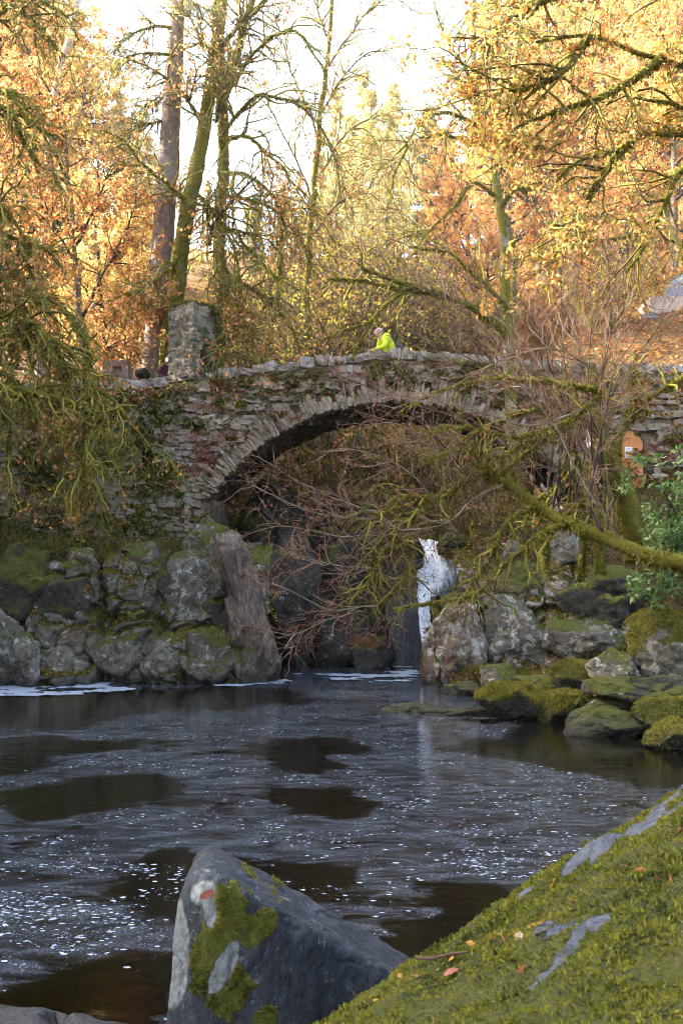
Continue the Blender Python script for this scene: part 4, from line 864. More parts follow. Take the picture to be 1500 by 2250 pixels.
# roof slope faces the camera: rises to the right because the hall is seen hipped
rf = slab('roof_deck', [(rx0, ez - 0.03), (rx0 + 8, ez - 0.03), (rx0 + 8, ez + 0.05), (rx0, ez + 0.05)], 33.0, 38.6, 'timber', hall)
sl_me = None
rows = 14; run, rise = 3.4, 2.5
for i in range(rows):
    t0 = i / rows; x = rx0 + t0 * 2.4
    while x < rx0 + 5.2:
        wd_ = random.uniform(0.22, 0.34)
        if sl_me is None:
            Vs = np.array([(-.5, 0, 0), (.5, 0, 0), (.5, 0, 1), (-.5, 0, 1), (-.5, .06, 0), (.5, .06, 0), (.5, .06, 1), (-.5, .06, 1)])
            sl_me = mesh('slate', Vs, np.array([(0, 1, 2, 3), (7, 6, 5, 4), (0, 4, 5, 1), (1, 5, 6, 2), (2, 6, 7, 3), (3, 7, 4, 0)]), M['slate'], link=False, shade=False).data
        o = bpy.data.objects.new('slate', sl_me); COL.objects.link(o); o.parent = hall
        o.matrix_parent_inverse = Matrix.Translation(hall.location).inverted()
        o.location = (x + wd_ / 2, 33.0 + run * t0 - 0.02, ez + 0.06 + rise * t0); o.scale = (wd_ * 0.97, 0.3, 0.36); o.rotation_euler = (-math.atan2(run, rise) + random.uniform(-.015, .015), 0, random.uniform(-.01, .01))
        x += wd_

# ------------------------------------------------------------------ carved stone block and dark boulder behind the left parapet
bc = P(268, 826, 25.6); blk = empty('stone_block', bc); tag(blk, 'pinkish grey cut stone block with a square recess behind the left parapet', 'stone block')
q0, q1, qt, qb = P(236, 0, 25.4)[0], P(292, 0, 25.4)[0], P(0, 791, 25.4)[2], P(0, 832, 25.4)[2]
def bbox(name, x0, x1, y0, y1, z0, z1, mat, parent): return slab(name, [(x0, z0), (x1, z0), (x1, z1), (x0, z1)], y0, y1, mat, parent)
bbox('body', q0, q1, 25.5, 26.0, qb, qt, 'stump_stone', blk)
m0, m1 = q0 + 0.22, q1 - 0.17
bbox('front_piece', q0, m0, 25.38, 25.498, qb, qt, 'stump_stone', blk); bbox('front_piece', m1, q1, 25.38, 25.498, qb, qt, 'stump_stone', blk)
bbox('front_piece', m0 + .002, m1 - .002, 25.38, 25.498, qt - 0.17, qt, 'stump_stone', blk)
rock('boulder', 'small dark boulder between the cut stone block and the conifer trunk', (298, 808, 330, 836), 25.3, 0.4, 'rock_dark', 171, 0.3, sub=4)

# ------------------------------------------------------------------ waterfall
def strip(name, label, rows, mat, nseg=24, seed=1, amp=0.05, fade=0.0):
    """rows: (px left, px right, py, distance) down the fall"""
    rows = np.array(rows, float); t = np.linspace(0, 1, len(rows)); tt = np.linspace(0, 1, 70)
    rw = np.stack([np.interp(tt, t, rows[:, k]) for k in range(4)], 1); V = []
    for (a, b_, y, Y) in rw:
        L, Rr = P(a, y, Y), P(b_, y, Y); s = np.linspace(0, 1, nseg)[:, None]; q = L + (Rr - L) * s; q[:, 1] -= 0.10 * np.sin(np.pi * s[:, 0]); V.append(q)
    V = np.concatenate(V); V[:, 1] -= amp * (1 + fbm(V * [5, 1, 1.2], 4, seed)); V[:, 0] += 0.10 * fbm(V * [2, 1, 5], 4, seed + 1, 0.65)
    tq = np.repeat(tt, nseg); V[:, 2] += fade * 0.22 * np.clip(1 - tq * 3, 0, 1) * (fbm(np.stack([V[:, 0] * 3.5, 0 * tq, 0 * tq], 1), 4, seed + 6) - 0.25)
    F = grid_faces(70, nseg); thin = np.tile(np.linspace(0, 1, nseg), 70) * fade
    back = V + [0.0, 0.12, -0.02]; n0 = len(V)
    o = mesh(name, np.concatenate([V, back]), [F, F[:, ::-1] + n0], M[mat], {'thin': np.concatenate([thin, thin])}); o['kind'] = 'structure'; o['label'] = label; return o
strip('waterfall_cascade', 'broad white cascade sliding down the upper rock chute', [(911, 1085, 1190, 28.3), (913, 1080, 1212, 27.9), (915, 1070, 1238, 27.5), (918, 1055, 1262, 27.1), (917, 1030, 1285, 26.9), (912, 985, 1303, 26.7), (906, 950, 1324, 26.5)], 'white_water', 60, 3, 0.08, 1.0)
strip('waterfall', 'narrow white waterfall dropping into the dark pool', [(902, 955, 1308, 26.3), (905, 945, 1335, 26.0), (910, 946, 1370, 25.85), (916, 948, 1410, 25.75), (920, 950, 1472, 25.6)], 'white_water', 16, 5, 0.03)
strip('waterfall_veil', 'thin dark water film running over the black slab', [(846, 915, 1300, 26.0), (850, 922, 1370, 25.75), (856, 928, 1430, 25.6), (860, 930, 1474, 25.5)], 'thin_water', 24, 9, 0.02)

# ------------------------------------------------------------------ tree machinery
def unit(v): return v / (np.linalg.norm(v, axis=-1, keepdims=True) + 1e-12)
def tubes(paths, radii, sides):
    """paths (n,p,3), radii (n,p) -> verts, faces"""
    n, p, _ = paths.shape
    t = np.gradient(paths, axis=1); t = unit(t)
    ref = np.tile(np.array([0.31, 0.87, 0.38]), (n, p, 1)); ref[np.abs(t @ np.array([0.31, 0.87, 0.38])) > 0.93] = (0.9, -0.2, 0.4)
    u = unit(np.cross(t, ref)); v = np.cross(t, u); a = np.arange(sides) / sides * 2 * np.pi
    V = paths[:, :, None] + radii[:, :, None, None] * (u[:, :, None] * np.cos(a)[None, None, :, None] + v[:, :, None] * np.sin(a)[None, None, :, None])
    i, j, k = np.meshgrid(np.arange(n), np.arange(p - 1), np.arange(sides), indexing='ij'); k2 = (k + 1) % sides; b0 = (i * p + j) * sides
    F = np.stack([b0 + k, b0 + k2, b0 + sides + k2, b0 + sides + k], -1).reshape(-1, 4)
    return V.reshape(-1, 3), F
class Tree:
    def __init__(s, name, label, base, cat='tree', group=None, seed=0):
        s.root = empty(name, base); tag(s.root, label, cat, group); s.r = np.random.default_rng(seed); s.geo = {}
        s.paths, s.seed = [], seed
    def add(s, part, mat, paths, radii, sides, lump=0.0):
        V, F = tubes(paths, radii, sides)
        if lump: V = V + lump * np.repeat(radii.reshape(-1), sides)[:, None] * np.stack([fbm(V * 5 + 7 * k, 3, s.seed + k) for k in range(3)], 1)
        rnd = np.repeat(np.repeat(s.r.random(len(paths)), paths.shape[1]), sides)
        s.geo.setdefault((part, mat), []).append((V, F, rnd))
    def limb(s, pts, r0, r1, part='branch', mat='bark_mossy', sides=8, n=40, wig=0.04, lump=0.25, own=True):
        """pts: (px, py, distance) guide points of one limb"""
        W = np.array([P(*q) for q in pts]); t = np.concatenate([[0], np.cumsum(np.linalg.norm(np.diff(W, axis=0), axis=1))]); tt = np.linspace(0, t[-1], n)
        # Catmull-Rom through the guides
        Wp = np.concatenate([[2 * W[0] - W[1]], W, [2 * W[-1] - W[-2]]]); out = []
        for x in tt:
            i = int(np.clip(np.searchsorted(t, x) - 1, 0, len(W) - 2)); f = (x - t[i]) / (t[i + 1] - t[i] + 1e-9); a, b_, c_, d_ = Wp[i:i + 4]
            out.append(0.5 * (2 * b_ + (c_ - a) * f + (2 * a - 5 * b_ + 4 * c_ - d_) * f * f + (3 * b_ - a - 3 * c_ + d_) * f ** 3))
        out = np.array(out); k = s.r.random() * 50
        for ax in range(3): out[1:, ax] += wig * fbm(np.stack([tt[1:] * 1.7 + k, 0 * tt[1:] + ax * 9, 0 * tt[1:]], 1), 3, s.seed + ax)
        rad = r0 + (r1 - r0) * np.linspace(0, 1, n) ** 0.8
        if own:   # each main limb is a part of its own
            V, F = tubes(out[None], rad[None], sides); V = V + lump * np.repeat(rad, sides)[:, None] * np.stack([fbm(V * 5 + 7 * q, 3, s.seed + q) for q in range(3)], 1)
            o = mesh(part, V, F, M[mat], {'rnd': np.full(len(V), 0.5)}); put(o, s.root)
            if mat in ('bark_moss', 'bark_mossy'):
                T3_ = np.concatenate([F[:, :3], F[:, [0, 2, 3]]]); mo_ = tufts(V, T3_, vnormals(V, F), np.ones(len(V)), int(min(2600, (500 if mat == 'bark_moss' else 200) * t[-1])), 0.055, 'moss', None, 'moss_bright', droop=0.7, seed=s.seed); mo_.parent = o
        s.paths.append((out[None], rad[None])); return out[None], rad[None]
    def spawn(s, paths, radii, k, length, t=(0.15, 1.0), ang=(0.5, 1.1), grav=-0.06, wig=0.18, Q=7, rmax=0.02, rratio=0.55, tip=0.3, bias=None):
        n, p, _ = paths.shape; m = n * k; r = s.r
        i = np.repeat(np.arange(n), k); x = (t[0] + (t[1] - t[0]) * r.random(m)) * (p - 1); j = np.clip(x.astype(int), 0, p - 2); f = (x - j)[:, None]
        base = paths[i, j] * (1 - f) + paths[i, j + 1] * f; tan = unit(paths[i, j + 1] - paths[i, j]); pr = radii[i, j]
        side = unit(np.cross(tan, r.normal(size=(m, 3)))); a = (ang[0] + (ang[1] - ang[0]) * r.random(m))[:, None]
        d = unit(tan * np.cos(a) + side * np.sin(a) + (np.array(bias) if bias is not None else 0))
        L = length[0] + (length[1] - length[0]) * r.random(m); st = (L / (Q - 1))[:, None]; pts = [base]
        for q in range(Q - 1):
            d = unit(d + wig * r.normal(size=(m, 3)) + np.array([0, 0, grav])); pts.append(pts[-1] + d * st)
        rb = np.minimum(rmax, pr * rratio); R_ = np.maximum(rb, 0.0032)[:, None] * 1.35 * (1 - (1 - tip) * np.linspace(0, 1, Q))[None]
        return np.stack(pts, 1), R_
    def leaves(s, paths, n, size, mat, name='crown', t=(0.2, 1.0), jit=0.03, flat=0.0, aspect=0.36, sel=None):
        k, p, _ = paths.shape; i = s.r.integers(0, k, n); x = (t[0] + (t[1] - t[0]) * s.r.random(n)) * (p - 1); j = np.clip(x.astype(int), 0, p - 2); f = (x - j)[:, None]
        c = paths[i, j] * (1 - f) + paths[i, j + 1] * f + jit * s.r.normal(size=(n, 3))
        if sel is not None: c = c[sel(c)]
        rnd = np.clip(0.5 + 0.5 * fbm(c * 0.6, 2, s.seed + 3) + 0.24 * s.r.normal(size=len(c)), 0, 1)
        return leaves_mesh(c, size, mat, name, s.root, s.r, flat, rnd, aspect=aspect)
    def done(s):
        for (part, mat), L in s.geo.items():
            V, F, rn, o = [], [], [], 0
            for v, f, r_ in L: V.append(v); F.append(f + o); rn.append(r_); o += len(v)
            ob = mesh(part, np.concatenate(V), np.concatenate(F), M[mat], {'rnd': np.concatenate(rn)}); ob['kind'] = 'stuff'; put(ob, s.root)
        return s.root
def cat_paths(L): return np.concatenate([a for a, b_ in L]), np.concatenate([b_ for a, b_ in L])
def gz_at(x, y): return float(height([x], [y])[0])

# --- tall conifer behind the pier
t = Tree('conifer_tree', 'tall straight conifer with pinkish grey bark behind the stone pier', P(338, 828, 26.2), seed=11)
tr = t.limb([(336, 850, 26.2), (352, 640, 26.3), (366, 400, 26.4), (380, 180, 26.5), (392, -60, 26.6), (400, -300, 26.7)], 0.36, 0.19, 'trunk', 'bark_conifer', 16, 60, 0.02, 0.06)
for g_ in [[(380, 120, 26.4), (320, 115, 25.8), (270, 130, 25.2), (240, 175, 25.0)], [(384, 60, 26.4), (330, 60, 26.0), (280, 80, 25.6), (250, 120, 25.2)], [(372, 260, 26.4), (310, 275, 26.0), (270, 300, 25.6)], [(388, 0, 26.5), (440, 10, 26), (480, 50, 25.5)], [(376, 200, 26.4), (340, 230, 26.9), (300, 235, 27.4)]]:
    t.limb(g_, 0.05, 0.012, 'branch', 'bark_mossy', 6, 20)
lp, lr = cat_paths([q for q in t.paths[1:]])
b1 = t.spawn(lp, lr, 16, (0.4, 1.1), ang=(0.5, 1.0), grav=-0.14); b2 = t.spawn(*b1, 5, (0.15, 0.4), grav=-0.15, Q=5, rmax=0.006)
t.add('twigs', 'twig_brown', *b1, 4); t.add('twigs', 'twig_brown', *b2, 3)
t.leaves(b2[0], 9000, 0.05, 'leaf_fir', aspect=0.12); t.leaves(b1[0], 2500, 0.05, 'leaf_yellowgreen', 'lichen', aspect=0.2); t.done()

# --- drooping mossy tree seen through the arch
t = Tree('mossy_tree', 'drooping mossy tree on the far bank, its boughs hanging into view under the arch', (-2.2, 30.6, gz_at(-2.2, 30.6)), seed=17)
t.limb([(595, 1000, 30.6), (585, 850, 30.6), (600, 700, 30.5), (620, 560, 30.4)], 0.16, 0.07, 'trunk', 'bark_moss', 8, 30, 0.08, 0.3)
for g_ in [[(590, 900, 30.6), (650, 905, 29.8), (720, 930, 29.4), (780, 985, 29.2), (830, 1010, 29.1)], [(588, 880, 30.6), (680, 880, 29.9), (770, 900, 29.5), (850, 960, 29.3), (880, 1020, 29.2)], [(592, 930, 30.6), (640, 950, 29.6), (690, 1010, 29.2), (720, 1090, 29)], [(590, 860, 30.6), (720, 850, 30), (850, 880, 29.7), (950, 950, 29.5), (980, 1030, 29.4)], [(592, 960, 30.5), (620, 1000, 29.5), (650, 1080, 29.1), (660, 1150, 29)], [(590, 890, 30.6), (760, 920, 29.6), (860, 1000, 29.2), (900, 1090, 29), (905, 1150, 29)]]: t.limb(g_, 0.07, 0.02, 'bough', 'bark_moss', 7, 30, 0.12, 0.4)
lp, lr = cat_paths(t.paths[1:]); b1 = t.spawn(lp, lr, 14, (0.4, 1.5), grav=-0.16, wig=0.24, Q=8, rmax=0.024); b2 = t.spawn(*b1, 6, (0.2, 0.7), grav=-0.16, Q=5, rmax=0.012)
t.add('twigs', 'twig_moss', *b1, 4); t.add('fine_twigs', 'twig_red', *b2, 3); t.leaves(b2[0], 1500, 0.08, 'leaf_orange'); t.done()

# --- big mossy twin-trunked beech behind the pier
t = Tree('beech_tree', 'moss-coated beech with two trunks and drooping orange-leaved boughs behind the pier', P(420, 828, 26.4), seed=21)
T1 = t.limb([(362, 850, 25.7), (374, 740, 25.7), (388, 620, 25.8), (402, 520, 25.9), (424, 415, 26.0), (446, 300, 26.1), (468, 150, 26.2), (488, 0, 26.3), (505, -160, 26.4)], 0.25, 0.14, 'trunk', 'bark_mossy', 12, 60, 0.04, 0.15)
T2 = t.limb([(476, 850, 27.0), (480, 640, 27.0), (485, 450, 26.9), (492, 320, 26.8), (484, 180, 26.8), (478, 40, 26.8), (470, -160, 26.8)], 0.20, 0.12, 'trunk', 'bark_mossy', 12, 60, 0.05, 0.15)
T3 = t.limb([(486, 240, 26.6), (520, 120, 26.4), (545, 40, 26.2), (575, -90, 26)], 0.13, 0.07, 'branch', 'bark_mossy', 8)
G = [[(410, 440, 25.9), (355, 392, 25.2), (300, 345, 24.8), (252, 296, 24.5), (222, 282, 24.3)], [(470, 470, 26.6), (520, 520, 25.6), (575, 575, 25.0), (620, 620, 24.7), (660, 640, 24.5)],
     [(480, 520, 26.8), (505, 620, 25.8), (535, 700, 25.0), (556, 760, 24.6), (578, 800, 24.5)], [(478, 560, 26.6), (500, 660, 25.9), (512, 740, 25.2), (540, 792, 24.7)], [(490, 300, 26.5), (560, 216, 26), (640, 222, 25.6), (705, 280, 25.2), (738, 350, 25), (750, 420, 24.9)],
     [(492, 215, 26.5), (565, 110, 26), (640, 70, 25.6), (700, 130, 25.3), (720, 200, 25.1)], [(486, 310, 26.6), (540, 300, 25.9), (600, 350, 25.5), (660, 420, 25.2), (700, 470, 25)], [(450, 290, 26.1), (400, 200, 25.6), (330, 150, 25.2), (280, 130, 24.9)],
     [(468, 150, 26.2), (430, 60, 25.7), (390, 10, 25.5)], [(480, 600, 26.8), (560, 640, 25.9), (620, 690, 25.4), (655, 745, 25.2)], [(395, 560, 25.8), (350, 610, 25.2), (300, 640, 24.9), (235, 660, 24.7)], [(484, 430, 26.9), (560, 440, 26.2), (640, 500, 25.8), (690, 560, 25.5)],
     [(500, 745, 24.9), (470, 770, 24.8), (530, 775, 24.6), (560, 800, 24.5)], [(490, 100, 26.3), (560, 20, 25.9), (640, -30, 25.6)], [(425, 420, 26), (480, 480, 25.2), (520, 560, 24.8), (530, 640, 24.6)], [(482, 380, 26.9), (540, 380, 26.4), (600, 430, 26.1), (630, 520, 25.9)]]
for g_ in G: t.limb(g_, 0.062, 0.016, 'branch', 'bark_mossy', 7, 30, 0.10, 0.35)
for g_ in [[(458, 540, 25.4), (470, 490, 25.2), (510, 440, 25.0), (560, 385, 24.9)], [(472, 268, 25.6), (484, 220, 25.5), (498, 175, 25.4), (508, 120, 25.3)]]: t.limb(g_, 0.06, 0.02, 'dead_branch', 'bark_dark', 7, 24, 0.08, 0.4)
lp, lr = [np.concatenate([q[k] if q[k].shape[1] == 30 else q[k][:, np.linspace(0, q[k].shape[1] - 1, 30).astype(int)] for q in t.paths[2:]]) for k in (0, 1)]
b1 = t.spawn(lp, lr, 22, (0.6, 2.3), t=(0.08, 1), ang=(0.4, 1.1), grav=-0.09, wig=0.24, Q=9, rmax=0.026)
b2 = t.spawn(*b1, 6, (0.25, 0.95), grav=-0.10, wig=0.22, Q=6, rmax=0.010); b3 = t.spawn(*b2, 3, (0.15, 0.45), grav=-0.08, Q=3, rmax=0.006)
t.add('twigs', 'twig_moss', *b1, 5); t.add('twigs', 'twig_moss', *b2, 3); t.add('fine_twigs', 'twig_brown', *b3, 3)
low = lambda c: (t.r.random(len(c)) < np.clip(0.95 - (c[:, 2] - 6.0) / 16, 0.18, 1) * np.clip(0.5 + 1.6 * fbm(c * 0.7, 3, 66), 0, 1))
t.leaves(b3[0], 26000, 0.085, 'leaf_orange', sel=low); t.done()

# --- bare lacy tree on the slope behind the bridge
t = Tree('bare_tree', 'leafless tree of fine olive twigs arching over the middle of the bridge from behind', (-1.2, 33, gz_at(-1.2, 33)), seed=25)
t.limb([(672, 850, 33), (676, 600, 33), (690, 420, 32.8), (705, 250, 32.6), (722, 80, 32.5), (735, -120, 32.4)], 0.16, 0.05, 'trunk', 'bark_mossy', 8, 40, 0.08, 0.15)
G = [[(688, 440, 32.8), (640, 330, 32.2), (600, 250, 31.8), (565, 190, 31.5)], [(692, 400, 32.8), (760, 300, 32.2), (830, 260, 31.8), (880, 300, 31.5), (905, 380, 31.3)], [(705, 250, 32.6), (770, 150, 32.2), (840, 110, 31.9), (890, 160, 31.7)], [(700, 300, 32.7), (650, 180, 32.3), (620, 90, 32), (600, 20, 31.9)], [(715, 150, 32.5), (790, 50, 32.2), (860, 0, 32), (930, 30, 31.8)], [(682, 520, 32.9), (750, 440, 32.3), (820, 430, 31.9), (870, 490, 31.6)], [(680, 560, 32.9), (620, 470, 32.3), (570, 440, 32), (540, 470, 31.8)], [(722, 80, 32.5), (680, -10, 32.3), (650, -60, 32.2)]]
for g_ in G: t.limb(g_, 0.05, 0.014, 'branch', 'bark_grey', 6, 24, 0.10, 0.2)
lp, lr = cat_paths([(a[:, :24], r_[:, :24]) for a, r_ in t.paths[1:]]); b1 = t.spawn(lp, lr, 20, (0.7, 2.4), t=(0.1, 1), ang=(0.35, 1.0), grav=-0.05, wig=0.2, Q=8, rmax=0.022); b2 = t.spawn(*b1, 6, (0.4, 1.2), ang=(0.35, 0.9), grav=-0.07, Q=5, rmax=0.012); b3 = t.spawn(*b2, 2, (0.2, 0.6), grav=-0.06, Q=3, rmax=0.009)
t.add('twigs', 'twig_moss', *b1, 4); t.add('twigs', 'twig_moss', *b2, 3); t.add('fine_twigs', 'twig_brown', *b3, 3); t.leaves(b3[0], 2200, 0.09, 'leaf_gold'); t.done()

# --- pale leaning birch on the left, orange beech round it
t = Tree('birch_tree', 'pale leaning birch with peeling trunk among orange leaves on the left', P(92, 660, 27.5), seed=31)
b0_ = P(92, 700, 27.5)
t.limb([(90, 850, 27.5), (94, 640, 27.5), (106, 430, 27.5), (114, 300, 27.5), (128, 180, 27.6), (160, 60, 27.8), (185, -80, 28)], 0.17, 0.10, 'trunk', 'bark_birch', 10, 50, 0.05, 0.12)
for g_ in [[(112, 290, 27.5), (132, 210, 27.2), (134, 150, 27), (118, 80, 26.8)], [(150, 330, 27.4), (175, 250, 27.3), (190, 180, 27.2)], [(108, 420, 27.5), (60, 330, 27), (20, 280, 26.7)]]: t.limb(g_, 0.05, 0.02, 'branch', 'bark_birch', 6, 20)
lp, lr = cat_paths(t.paths[1:]); b1 = t.spawn(lp, lr, 14, (0.6, 1.6), grav=-0.03); b2 = t.spawn(*b1, 6, (0.2, 0.7), grav=-0.06, Q=5, rmax=0.006)
t.add('twigs', 'twig_brown', *b1, 4); t.add('twigs', 'twig_brown', *b2, 3); t.leaves(b2[0], 3500, 0.08, 'leaf_gold'); t.done()

t = Tree('beech_tree', 'young beech full of copper-orange leaves left of the conifer trunk', (-6.6, 26.6, gz_at(-6.6, 26.6)), seed=41)
gb = [-6.6, 26.6]
G = [[(200, 850, 26.8), (180, 700, 26.8), (165, 560, 26.9), (150, 400, 27), (140, 260, 27)], [(180, 700, 26.8), (230, 600, 26.3), (275, 520, 26), (300, 440, 25.9)], [(185, 730, 26.8), (120, 640, 26.2), (60, 560, 25.8), (10, 480, 25.5)], [(170, 600, 26.9), (110, 480, 26.4), (60, 380, 26.2), (20, 280, 26)],
     [(190, 760, 26.8), (260, 690, 26), (320, 640, 25.5)], [(165, 540, 26.9), (215, 440, 26.6), (245, 360, 26.4)], [(190, 780, 26.7), (110, 740, 25.8), (40, 700, 25.3), (-30, 690, 25)], [(150, 400, 27), (80, 260, 26.5), (40, 150, 26.3)], [(200, 800, 26.6), (240, 760, 25.7), (290, 740, 25.2)], [(140, 260, 27), (60, 100, 26.8), (30, 0, 26.6)]]
for k, g_ in enumerate(G): t.limb(g_, 0.13 if k == 0 else 0.05, 0.05 if k == 0 else 0.014, 'trunk' if k == 0 else 'branch', 'bark_grey' if k == 0 else 'bark_dark', 7, 30, 0.1)
lp, lr = cat_paths(t.paths); b1 = t.spawn(lp, lr, 17, (0.5, 1.7), t=(0.3, 1), grav=-0.05, wig=0.2); b2 = t.spawn(*b1, 7, (0.2, 0.7), grav=-0.06, Q=5, rmax=0.007)
t.add('twigs', 'twig_dark', *b1, 4); t.add('twigs', 'twig_dark', *b2, 3); t.leaves(b2[0], 25000, 0.09, 'leaf_orange', sel=lambda c: t.r.random(len(c)) < np.clip(0.55 + 1.4 * fbm(c * 0.6, 3, 5), 0.05, 1)); t.done()

# --- golden beech further back on the left
t = Tree('beech_tree', 'golden yellow beech glowing behind the copper beech and the cut stone block', (-7.6, 32.5, gz_at(-7.6, 32.5)), seed=43)
G = [[(240, 830, 32.5), (225, 700, 32.5), (215, 560, 32.6), (200, 420, 32.7)], [(228, 720, 32.5), (290, 640, 32), (320, 580, 31.8)], [(225, 680, 32.5), (160, 600, 32), (130, 540, 31.7)], [(235, 780, 32.4), (300, 740, 31.8), (330, 720, 31.5)], [(235, 780, 32.4), (180, 740, 31.8), (130, 720, 31.5)], [(218, 600, 32.6), (270, 520, 32.3), (300, 470, 32)]]
for k, g_ in enumerate(G): t.limb(g_, 0.14 if k == 0 else 0.05, 0.05 if k == 0 else 0.014, 'trunk' if k == 0 else 'branch', 'bark_dark', 7, 24, 0.1)
lp, lr = cat_paths(t.paths); b1 = t.spawn(lp, lr, 22, (0.6, 1.8), t=(0.2, 1), grav=-0.03); b2 = t.spawn(*b1, 6, (0.3, 0.8), Q=5, rmax=0.007)
t.add('twigs', 'twig_dark', *b1, 4); t.leaves(b2[0], 17000, 0.11, 'leaf_gold', jit=0.08); t.done()

# --- dark yew on the left
t = Tree('yew_tree', 'dense dark green yew at the left behind the birch trunk', (-9.2, 28.5, gz_at(-9.2, 28.5)), seed=47)
t.limb([(30, 850, 28.5), (35, 600, 28.5), (40, 440, 28.5)], 0.16, 0.05, 'trunk', 'bark_dark', 8, 30)
lp, lr = cat_paths(t.paths); b1 = t.spawn(lp, lr, 60, (0.8, 1.7), t=(0.15, 1), ang=(1.0, 1.6), grav=-0.05); b2 = t.spawn(*b1, 9, (0.25, 0.6), grav=-0.1, Q=5, rmax=0.008)
t.add('twigs', 'twig_dark', *b1, 4); t.leaves(b2[0], 16000, 0.12, 'leaf_yew', aspect=0.16, jit=0.06); t.done()

# --- old mossy tree leaning in from the left: curtains of hanging moss branches
t = Tree('mossy_tree', 'old tree at the left edge hanging curtains of mossy branches over the wall', P(-120, 1230, 21.0), seed=51)
t.limb([(-150, 1260, 21.0), (-140, 1000, 21.2), (-120, 700, 21.6), (-90, 400, 22), (-70, 100, 22.3), (-60, -100, 22.5)], 0.30, 0.16, 'trunk', 'bark_mossy', 12, 50)
G = [[(-130, 640, 21.4), (20, 690, 20.8), (130, 790, 20.6), (150, 850, 20.6), (168, 900, 20.5)], [(-130, 650, 21.3), (60, 760, 20.6), (170, 820, 20.3), (250, 880, 20.2), (270, 915, 20.2), (335, 985, 20.2)], [(-130, 780, 21), (0, 820, 20.4), (80, 870, 20.2), (120, 910, 20.1), (150, 1000, 20.1)],
     [(-130, 560, 21.5), (-20, 590, 20.9), (40, 640, 20.7), (60, 720, 20.6), (75, 860, 20.5)], [(-130, 860, 20.9), (-20, 900, 20.4), (20, 950, 20.2), (15, 1060, 20.1)], [(-110, 420, 21.8), (-10, 440, 21), (40, 500, 20.8), (65, 580, 20.7), (70, 640, 20.6)], [(-100, 300, 22), (0, 200, 21.3), (60, 260, 21), (120, 300, 20.9)],
     [(-100, 250, 22), (10, 240, 21.4), (70, 340, 21), (100, 380, 20.9), (140, 420, 20.8)], [(-90, 100, 22), (20, 20, 21.5), (80, 60, 21.2), (130, 120, 21)], [(-90, 50, 22), (30, -40, 21.6), (90, 0, 21.3), (150, 40, 21.1)], [(-130, 600, 21.3), (0, 650, 20.7), (100, 660, 20.5), (170, 720, 20.4), (200, 790, 20.3)], [(-130, 820, 20.9), (30, 850, 20.2), (200, 910, 19.9), (240, 1000, 19.9)],
     [(-100, 480, 21.7), (20, 520, 21), (90, 540, 20.8), (150, 590, 20.7)], [(-120, 700, 21.2), (30, 700, 20.4), (140, 760, 20.1), (210, 850, 19.9), (225, 960, 19.8)], [(130, 880, 20.2), (190, 930, 20), (185, 1020, 19.9), (190, 1090, 19.9)]]
for g_ in G: t.limb(g_, 0.075, 0.022, 'branch', 'bark_moss', 7, 30, 0.10, 0.4)
lp, lr = cat_paths([(a[:, np.linspace(0, a.shape[1] - 1, 30).astype(int)], r_[:, np.linspace(0, a.shape[1] - 1, 30).astype(int)]) for a, r_ in t.paths[1:]])
b1 = t.spawn(lp, lr, 19, (0.5, 1.7), t=(0.2, 1), ang=(0.5, 1.2), grav=-0.15, wig=0.26, Q=9, rmax=0.03); b2 = t.spawn(*b1, 7, (0.2, 0.7), grav=-0.16, wig=0.28, Q=6, rmax=0.013); b3 = t.spawn(*b2, 4, (0.10, 0.32), grav=-0.22, Q=3, rmax=0.006)
t.add('twigs', 'twig_moss', *b1, 5, 0.5); t.add('twigs', 'twig_moss', *b2, 3); t.add('moss_fringe', 'twig_moss', *b3, 3)
t.leaves(b3[0], 16000, 0.08, 'leaf_orange', sel=lambda c: t.r.random(len(c)) < np.clip(0.3 + 1.6 * fbm(c * 0.9, 3, 15), 0.02, 1) * np.clip(0.35 + 0.12 * (c[:, 2] - 4), 0.15, 1)); t.done()

# --- birch in front of the right half of the bridge
t = Tree('birch_tree', 'mossy birch with pale lower trunk standing before the right side of the bridge', P(1126, 930, 23.2), seed=61)
t.limb([(1128, 1010, 23.2), (1122, 880, 23.2), (1116, 780, 23.2), (1112, 700, 23.2), (1106, 560, 23.3), (1100, 470, 23.3), (1080, 360, 23.4), (1052, 260, 23.5), (1042, 140, 23.6), (1040, 0, 23.7), (1030, -120, 23.8)], 0.16, 0.055, 'trunk', 'bark_birch_mossy', 12, 60, 0.05, 0.12)
t.limb([(1118, 800, 23.3), (1130, 640, 23.5), (1128, 540, 23.6), (1105, 470, 23.5)], 0.09, 0.06, 'trunk', 'bark_birch_mossy', 8, 30, 0.04, 0.15)
G = [[(1056, 285, 23.5), (1000, 255, 23), (940, 255, 22.7), (890, 320, 22.5), (845, 368, 22.4)], [(1060, 320, 23.4), (980, 298, 22.9), (915, 310, 22.7), (875, 370, 22.6), (850, 430, 22.5)], [(1090, 430, 23.3), (1040, 400, 23), (1000, 450, 22.7), (965, 480, 22.6), (920, 545, 22.5), (900, 600, 22.4)],
     [(1100, 470, 23.3), (1130, 420, 23), (1200, 410, 22.6), (1260, 390, 22.3)], [(1046, 200, 23.6), (1000, 120, 23.4), (975, 60, 23.3), (960, 20, 23.2)], [(1044, 180, 23.6), (1080, 110, 23.4), (1100, 60, 23.3)], [(1060, 260, 23.5), (1010, 190, 23.2), (980, 150, 23)]]
for g_ in G: t.limb(g_, 0.05, 0.014, 'branch', 'bark_mossy', 7, 30, 0.08, 0.3)
